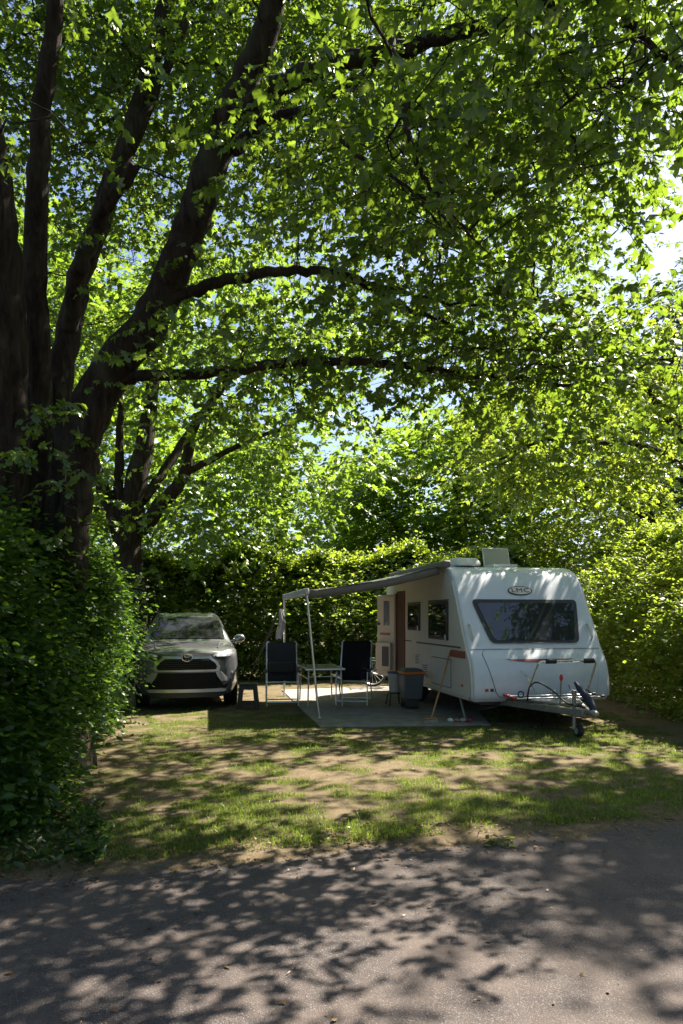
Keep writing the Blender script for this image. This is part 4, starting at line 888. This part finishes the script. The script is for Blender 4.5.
# bins
bn = thing('waste_bin', W(411, 710, 12.35), TH, 'slate grey waste bin with an orange rim beside the caravan', 'bin'); bn.location.z = 0.056
mb = MB(); rows = []
def tapered(z0, z1, a0, a1, b0, b1):
    return [(-a0, -b0, z0), (a0, -b0, z0), (a0, b0, z0), (-a0, b0, z0), (-a1, -b1, z1), (a1, -b1, z1), (a1, b1, z1), (-a1, b1, z1)], [(3, 2, 1, 0), (4, 5, 6, 7), (0, 1, 5, 4), (1, 2, 6, 5), (2, 3, 7, 6), (3, 0, 4, 7)]
MB().add(*tapered(0.17, 0.62, 0.155, 0.19, 0.16, 0.20)).build('body', M['bin_grey'], bn, bevel=0.02, bseg=3)
MB().add(*tapered(0.621, 0.665, 0.202, 0.206, 0.212, 0.216)).build('rim', M['orange'], bn, bevel=0.01)
MB().add(*tapered(0.666, 0.72, 0.20, 0.14, 0.21, 0.15)).build('lid', M['bin_grey'], bn, bevel=0.02, bseg=3)
MB().box((0, 0, 0.10), (0.24, 0.26, 0.15)).build('base', M['black_plastic'], bn, bevel=0.01)
for sx in (-1, 1): MB().torus((sx * 0.14, 0.1, 0.055), 0.035, 0.018, 'x', 16, 8).build('wheel', M['black_rubber'], bn)
bu = thing('bucket', W(394.5, 706, 12.8), TH, 'small pale bucket with a blue rim on a black stand by the door', 'bucket'); bu.location.z = 0.30
MB().tube([(0, 0, 0.0), (0, 0, 0.36)], [0.10, 0.125], 20).build('body', M['bucket'], bu)
MB().torus((0, 0, 0.365), 0.125, 0.016, 'z', 24, 8).build('rim', M['lid_blue'], bu)
MB().tube([(0, 0, 0.362), (0, 0, 0.375)], [0.12, 0.11], 20).build('lid', M['lid_blue'], bu)
bs = thing('bucket_stand', (bu.location.x, bu.location.y, 0.056), TH, 'black folding stand with splayed legs carrying the pale bucket', 'stand')
MB().box((0, 0, 0.228), (0.24, 0.24, 0.026)).build('top', M['black_plastic'], bs, bevel=0.006)
for sx in (-1, 1):
    for sy in (-1, 1): MB().tube([(sx * 0.10, sy * 0.1, 0.22), (sx * 0.13, sy * 0.13, 0.0)], 0.014, 8).build('leg', M['black_plastic'], bs)
# broom
f0 = W(431, 725, 10.62); f0.z = 0.06; t0 = vanw(-0.03, 0.92, 1.10)
br = thing('broom', f0, 0, 'wooden-handled broom leaning against the caravan side', 'broom'); hd = t0 - f0
MB().tube([(0, 0, 0.06), hd * 0.5, hd], 0.016, 8).build('handle', M['wood'], br)
MB().box((-0.01, 0, 0.065), (0.24, 0.05, 0.03), Matrix.Rotation(0.5, 3, 'Z')).build('head', M['wood'], br, bevel=0.008)
mb = MB()
for k in range(60):
    a = -0.12 + 0.23 * R.random(); b = R.normal(0, 0.014); p = Matrix.Rotation(0.5, 3, 'Z') @ Vector((a, b, 0.05)); mb.tube([p, p + Vector((R.normal(0, 0.012), R.normal(0, 0.014) - 0.008, -0.052))], [0.003, 0.002], 4, False)
mb.build('bristles', M['bristle'], br)
# small things dropped at the pad edge
for k, (px, mm, lab) in enumerate(((450, 'paper', 'small white crumpled wrapper nearest the broom on the pad'), (457, 'pink', 'small pink crumpled wrapper lying on the pad under the caravan corner'), (463, 'bucket', 'small grey crumpled wrapper between the pink one and the red one'), (469, 'red', 'small red crumpled wrapper farthest from the broom'))):
    o = thing('wrapper', W(px, 725, 10.75), k * 1.3, lab, 'wrapper', 'wrappers dropped at the pad edge'); o.location.z = 0.085
    me = MB(); rows = []
    me.ball((0, 0, 0), (0.05, 0.035, 0.028), 9, 6); me.v = [tuple(c_ * (1 + 0.5 * (R.random() - 0.5)) for c_ in v) for v in me.v]
    me.build('body', M[mm], o, smooth=False)
# bicycle behind the caravan
bc = thing('bicycle', (1.15, 16.15, 0.056), math.radians(8), 'dark bicycle parked behind the open caravan door', 'bicycle')
for xw in (-0.42, 0.62):
    o = MB().torus((xw, 0, 0.34), 0.315, 0.030, 'y', 36, 8).build('wheel', M['black_rubber'], bc)
    MB().torus((xw, 0, 0.34), 0.285, 0.014, 'y', 36, 6).build('rim', M['alu'], o); mb = MB()
    for k in range(16):
        a = k * math.pi / 8; mb.tube([(xw, 0.02 * (-1) ** k, 0.34), (xw + 0.285 * math.cos(a), 0, 0.34 + 0.285 * math.sin(a))], 0.0025, 4, False)
    mb.build('spokes', M['alu'], o)
MB().tube([(-0.30, 0, 0.82), (-0.25, 0, 0.70), (0.08, 0, 0.30), (0.20, 0, 0.72), (-0.27, 0, 0.76)], 0.02, 8).tube([(0.08, 0, 0.30), (0.62, 0, 0.34), (0.22, 0, 0.78)], 0.012, 8).build('frame', M['black_plastic'], bc)
MB().tube([(-0.31, 0, 0.95), (-0.33, 0, 0.62), (-0.42, 0.04, 0.34)], 0.016, 8).build('fork', M['black_plastic'], bc)
MB().tube([(-0.36, -0.28, 1.0), (-0.32, -0.1, 0.97), (-0.32, 0.1, 0.97), (-0.36, 0.28, 1.0)], 0.013, 8).build('handlebar', M['black_plastic'], bc)
MB().box((0.24, 0, 0.92), (0.26, 0.14, 0.05)).tube([(0.22, 0, 0.72), (0.24, 0, 0.92)], 0.013, 8).build('saddle', M['black_rubber'], bc, bevel=0.02)

# ------------------------------------------------------------------ parked car
car = thing('parked_car', (-2.735, 12.1, 0.03), math.radians(12.7), 'grey metallic off-road style family car parked nose out beside the left hedge', 'car')
# stations: y, [(x,z) x8 half section from underside centre to roof centre]
ST = [
 (0.00, [(0, .34), (.50, .34), (.66, .42), (.74, .62), (.74, .82), (.70, .95), (.50, 1.01), (.25, 1.035), (0, 1.04)]),
 (0.07, [(0, .26), (.62, .26), (.80, .40), (.87, .62), (.87, .84), (.82, 1.00), (.58, 1.06), (.28, 1.085), (0, 1.09)]),
 (0.35, [(0, .24), (.72, .24), (.90, .40), (.925, .64), (.92, .90), (.87, 1.06), (.62, 1.12), (.30, 1.125), (0, 1.13)]),
 (0.85, [(0, .23), (.74, .23), (.91, .40), (.93, .66), (.925, .95), (.88, 1.10), (.66, 1.165), (.32, 1.165), (0, 1.175)]),
 (1.25, [(0, .22), (.74, .22), (.91, .38), (.93, .66), (.92, .97), (.88, 1.13), (.72, 1.20), (.36, 1.215), (0, 1.22)]),
 (1.55, [(0, .22), (.74, .22), (.91, .38), (.93, .66), (.92, .98), (.87, 1.16), (.70, 1.40), (.36, 1.43), (0, 1.44)]),
 (2.00, [(0, .22), (.74, .22), (.91, .38), (.93, .66), (.92, .98), (.86, 1.18), (.635, 1.66), (.34, 1.70), (0, 1.71)]),
 (2.60, [(0, .22), (.74, .22), (.91, .38), (.93, .66), (.92, .99), (.86, 1.19), (.62, 1.715), (.34, 1.755), (0, 1.765)]),
 (3.40, [(0, .22), (.74, .22), (.91, .38), (.93, .67), (.92, 1.0), (.85, 1.20), (.61, 1.69), (.33, 1.73), (0, 1.74)]),
 (4.00, [(0, .26), (.74, .26), (.90, .42), (.92, .68), (.91, 1.0), (.84, 1.20), (.59, 1.58), (.32, 1.62), (0, 1.63)]),
 (4.40, [(0, .34), (.70, .34), (.86, .48), (.89, .70), (.88, 1.0), (.81, 1.16), (.58, 1.28), (.30, 1.31), (0, 1.32)]),
 (4.60, [(0, .42), (.60, .42), (.76, .52), (.80, .70), (.79, .96), (.72, 1.06), (.50, 1.10), (.26, 1.12), (0, 1.12)])]
sy = np.array([s[0] for s in ST]); SP = np.array([s[1] for s in ST])          # (12,9,2)
NU, NV = 5, 5
ring = np.concatenate([SP[:, ::-1, :] * np.array([-1, 1]), SP[:, 1:, :]], 1)[:, :-1] if False else SP
vy = spline([(v,) for v in sy], NU)[:, 0]
lat = np.stack([spline(SP[:, j, :], NU) for j in range(9)], 1)                 # (nu,9,2)
full = np.stack([spline(lat[i], NV) for i in range(len(vy))], 0)              # (nu,nv,2)
def bow(x, y): return 0.30 * (abs(x) / 0.93) ** 2.6 * max(0.0, 1 - y / 1.25)
def cpt(i, j, sgn): x, z = full[i, j]; return np.array([sgn * x, vy[i] + bow(x, vy[i]), z])
nv = full.shape[1]
cols = [(j, -1) for j in range(nv - 1, -1, -1)] + [(j, 1) for j in range(1, nv)]
rows = [[tuple(cpt(i, j, s)) for j, s in cols] for i in range(len(vy))]
mb = MB(); mb.grid(rows)
for i in (0, len(vy) - 1):
    cap = []
    for j in range(nv):
        x, z = full[i, j]; cap.append([(x * k / 8, vy[i] + bow(x * k / 8, vy[i]), z) for k in range(-8, 9)])
    mb.grid(cap)
cb = mb.build('body', M['car_paint'], car)
def body_patch(i0, i1, j0, j1, sides, off, thick=0.0):
    out = MB()
    for chunk in sides:
        g = []
        for i in range(i0, i1 + 1):
            r_ = []
            cs = [(j, s) for j, s in cols if j0 <= j <= j1 and (s in chunk or j == 0)]
            for j, s in cs:
                p = cpt(i, j, s); a = cpt(min(i + 1, len(vy) - 1), j, s) - cpt(max(i - 1, 0), j, s)
                jj = min(max(j, 1), nv - 2); b = cpt(i, jj + 1, s) - cpt(i, jj - 1, s)
                n_ = np.cross(a, b) * s; L_ = np.linalg.norm(n_); n_ = n_ / L_ if L_ > 1e-9 else np.array([0, 0, 1.0])
                c0 = np.array([0, p[1], 0.9]);  n_ = n_ if np.dot(n_, p - c0) > 0 else -n_
                r_.append(tuple(p + n_ * off))
            g.append(r_)
        out.grid(g)
    return out
iS = lambda k: k * NU
# windscreen: rows between cowl and roof front, from inside the pillars across
g = []
for i in range(iS(4) + 1, iS(6)):
    lim = [(j, s) for j, s in cols if j >= 6 * NV - 1 and j <= nv - 1]
    left = [(j, -1) for j in range(6 * NV, nv)]; right = [(j, 1) for j in range(nv - 2, 6 * NV - 1, -1)]
    g.append([tuple(cpt(i, j, s) + np.array([0, -0.012, 0.010])) for j, s in left + right])
ws = MB().grid(g).build('windscreen', M['windshield'], car)
mb = MB()
for x0 in (-0.45, 0.15): mb.tube([(x0, 1.31 + 0.02, 1.255), (x0 + 0.25, 1.35, 1.285), (x0 + 0.55 * 0.9, 1.33, 1.27)], 0.010, 6)
mb.build('wipers', M['black_plastic'], car)
for s in (-1, 1):
    gr_ = []
    for i in range(iS(5) - 2, iS(10) - 5):
        t0_, t1_ = cpt(i, 5 * NV, s), cpt(i, 6 * NV, s); gr_.append([tuple(t0_ + (t1_ - t0_) * f + np.array([s * 0.012, 0, 0.004])) for f in (0.12, 0.4, 0.7, 0.9)])
    MB().grid(gr_).build('side_window', M['windshield'], car)
    MB().tube([tuple(cpt(i, 6 * NV, s) + np.array([s * -0.02, 0, 0.05])) for i in range(iS(6) + 2, iS(9), 2)], 0.018, 8).build('roof_rail', M['black_plastic'], car)
    mr = MB().ball((s * 1.03, 1.50, 1.24), (0.115, 0.06, 0.085), 14, 10).tube([(s * 0.86, 1.55, 1.17), (s * 0.98, 1.52, 1.20)], 0.03, 8).build('door_mirror', M['car_paint'], car)
    # wheels
    for yw, front in ((0.92, True), (3.62, False)):
        wh = MB().torus((s * 0.80, yw, 0.345), 0.27, 0.085, 'x', 34, 12, 1.35).build('wheel', M['black_rubber'], car)
        MB().tube([(s * 0.78, yw, 0.345), (s * 0.895, yw, 0.345)], [0.235, 0.215], 28).build('rim', M['rim'], wh)
        MB().torus((s * 0.885, yw, 0.385), 0.40, 0.045, 'x', 34, 8, 0.9).build('arch_trim', M['black_plastic'], car)
def fascia(rows_, off, nx=12, thick=0.03):
    """rows: (z, x0, x1) patch lying over the bowed nose"""
    g = []
    for z, x0, x1 in rows_:
        r_ = []
        for k in range(nx + 1):
            x = x0 + (x1 - x0) * k / nx; f = max(0.0, abs(x) - 0.66); yv = bow(x, 0) + 0.06 * (f / 0.1) ** 1.3 * 0.8
            if z > 0.97: yv += (z - 0.97) * 1.1
            r_.append((x, yv - off, z))
        g.append(r_)
    m_ = MB(); m_.grid(g); m_.grid([[(p[0], p[1] + thick, p[2]) for p in r_] for r_ in g]); n_ = nx + 1; o_ = n_ * len(g); ny = len(g) - 1
    rg = list(range(n_)) + [i * n_ + nx for i in range(1, ny + 1)] + [ny * n_ + k for k in range(nx - 1, -1, -1)] + [i * n_ for i in range(ny - 1, 0, -1)]
    for i in range(len(rg)): a, b = rg[i], rg[(i + 1) % len(rg)]; m_.f.append((a, b, b + o_, a + o_))
    return m_
fascia([(0.70, -0.56, 0.56), (0.78, -0.585, 0.585), (0.86, -0.54, 0.54), (0.955, -0.43, 0.43), (0.985, -0.42, 0.42)], 0.012).build('grille_surround', M['car_silver'], car)
ug = fascia([(0.735, -0.50, 0.50), (0.78, -0.53, 0.53), (0.85, -0.49, 0.49), (0.93, -0.38, 0.38)], 0.024).build('upper_grille', M['grille'], car)
mb = MB()
for zb_ in (0.765, 0.80, 0.835, 0.87, 0.905):
    xb = 0.5 if zb_ < 0.82 else 0.5 - (zb_ - 0.82) * 1.1
    mb.tube([(x, bow(x, 0) - 0.028, zb_) for x in np.linspace(-xb, xb, 13)], 0.006, 6)
mb.build('grille_bars', M['black_plastic'], ug)
fascia([(0.395, -0.62, 0.62), (0.43, -0.84, 0.84), (0.50, -0.80, 0.80), (0.59, -0.62, 0.62), (0.68, -0.52, 0.52)], 0.018).build('lower_grille', M['grille'], car)
for s in (-1, 1):
    a = [(0.47, 0.78, 0.87), (0.60, 0.70, 0.88), (0.74, 0.70, 0.87), (0.80, 0.78, 0.86)]
    fascia([(z, *(sorted((s * x0, s * x1)))) for z, x0, x1 in a], 0.022, 6).build('corner_trim', M['black_plastic'], car)
    fascia([(z, *(sorted((s * x0, s * x1)))) for z, x0, x1 in [(0.52, 0.60, 0.74), (0.60, 0.54, 0.70), (0.69, 0.50, 0.60)]], 0.020, 6).build('bumper_blade', M['car_silver'], car)
    MB().ball((s * 0.775, bow(0.775, 0) + 0.045, 0.66), (0.045, 0.03, 0.045), 12, 8).build('fog_lamp', M['headlamp'], car)
    hl = fascia([(z, *(sorted((s * x0, s * x1)))) for z, x0, x1 in [(0.905, 0.54, 0.66), (0.95, 0.47, 0.80), (0.99, 0.45, 0.86), (1.03, 0.56, 0.885), (1.07, 0.72, 0.89)]], 0.048, 8).build('headlight', M['black_plastic'], car)
    fascia([(z, *(sorted((s * x0, s * x1)))) for z, x0, x1 in [(0.965, 0.52, 0.74), (0.985, 0.50, 0.82), (1.02, 0.60, 0.86)]], 0.056, 8).build('lens', M['headlamp'], hl)
fascia([(0.335, -0.66, 0.66), (0.37, -0.70, 0.70), (0.392, -0.60, 0.60)], 0.03).build('skid_plate', M['car_silver'], car)
fascia([(0.245, -0.60, 0.60), (0.33, -0.72, 0.72)], 0.022).build('lower_valance', M['black_plastic'], car)
fascia([(0.985, -0.46, 0.46), (1.005, -0.46, 0.46)], 0.010).build('bonnet_gap', M['seam'], car)
em = MB().torus((0, -0.040, 0.955), 0.072, 0.011, 'y', 28, 8); em.v = [(x * 1.28, y, 0.955 + (z - 0.955) * 0.9) for x, y, z in em.v]
eo = em.build('emblem', M['chrome'], car)
e2 = MB().torus((0, -0.044, 0.985), 0.040, 0.009, 'y', 24, 8); e2.v = [(x * 1.2, y, 0.985 + (z - 0.985) * 0.62) for x, y, z in e2.v]
e2.torus((0, -0.044, 0.945), 0.06, 0.008, 'y', 24, 8); e2.v = [(v[0] * (0.42 if i >= 24 * 8 else 1), v[1], v[2]) for i, v in enumerate(e2.v)]
e2.build('emblem_mark', M['chrome'], eo)
MB().ball((0, -0.028, 0.955), (0.088, 0.012, 0.062), 20, 10).build('emblem_field', M['windshield'], eo)
for s in (-1, 1):
    MB().tube([tuple(cpt(i, 6 * NV + 1, s) + np.array([0, 0, 0.004])) for i in range(iS(1) + 3, iS(4), 2)], 0.016, 6).build('bonnet_crease', M['car_paint'], car)
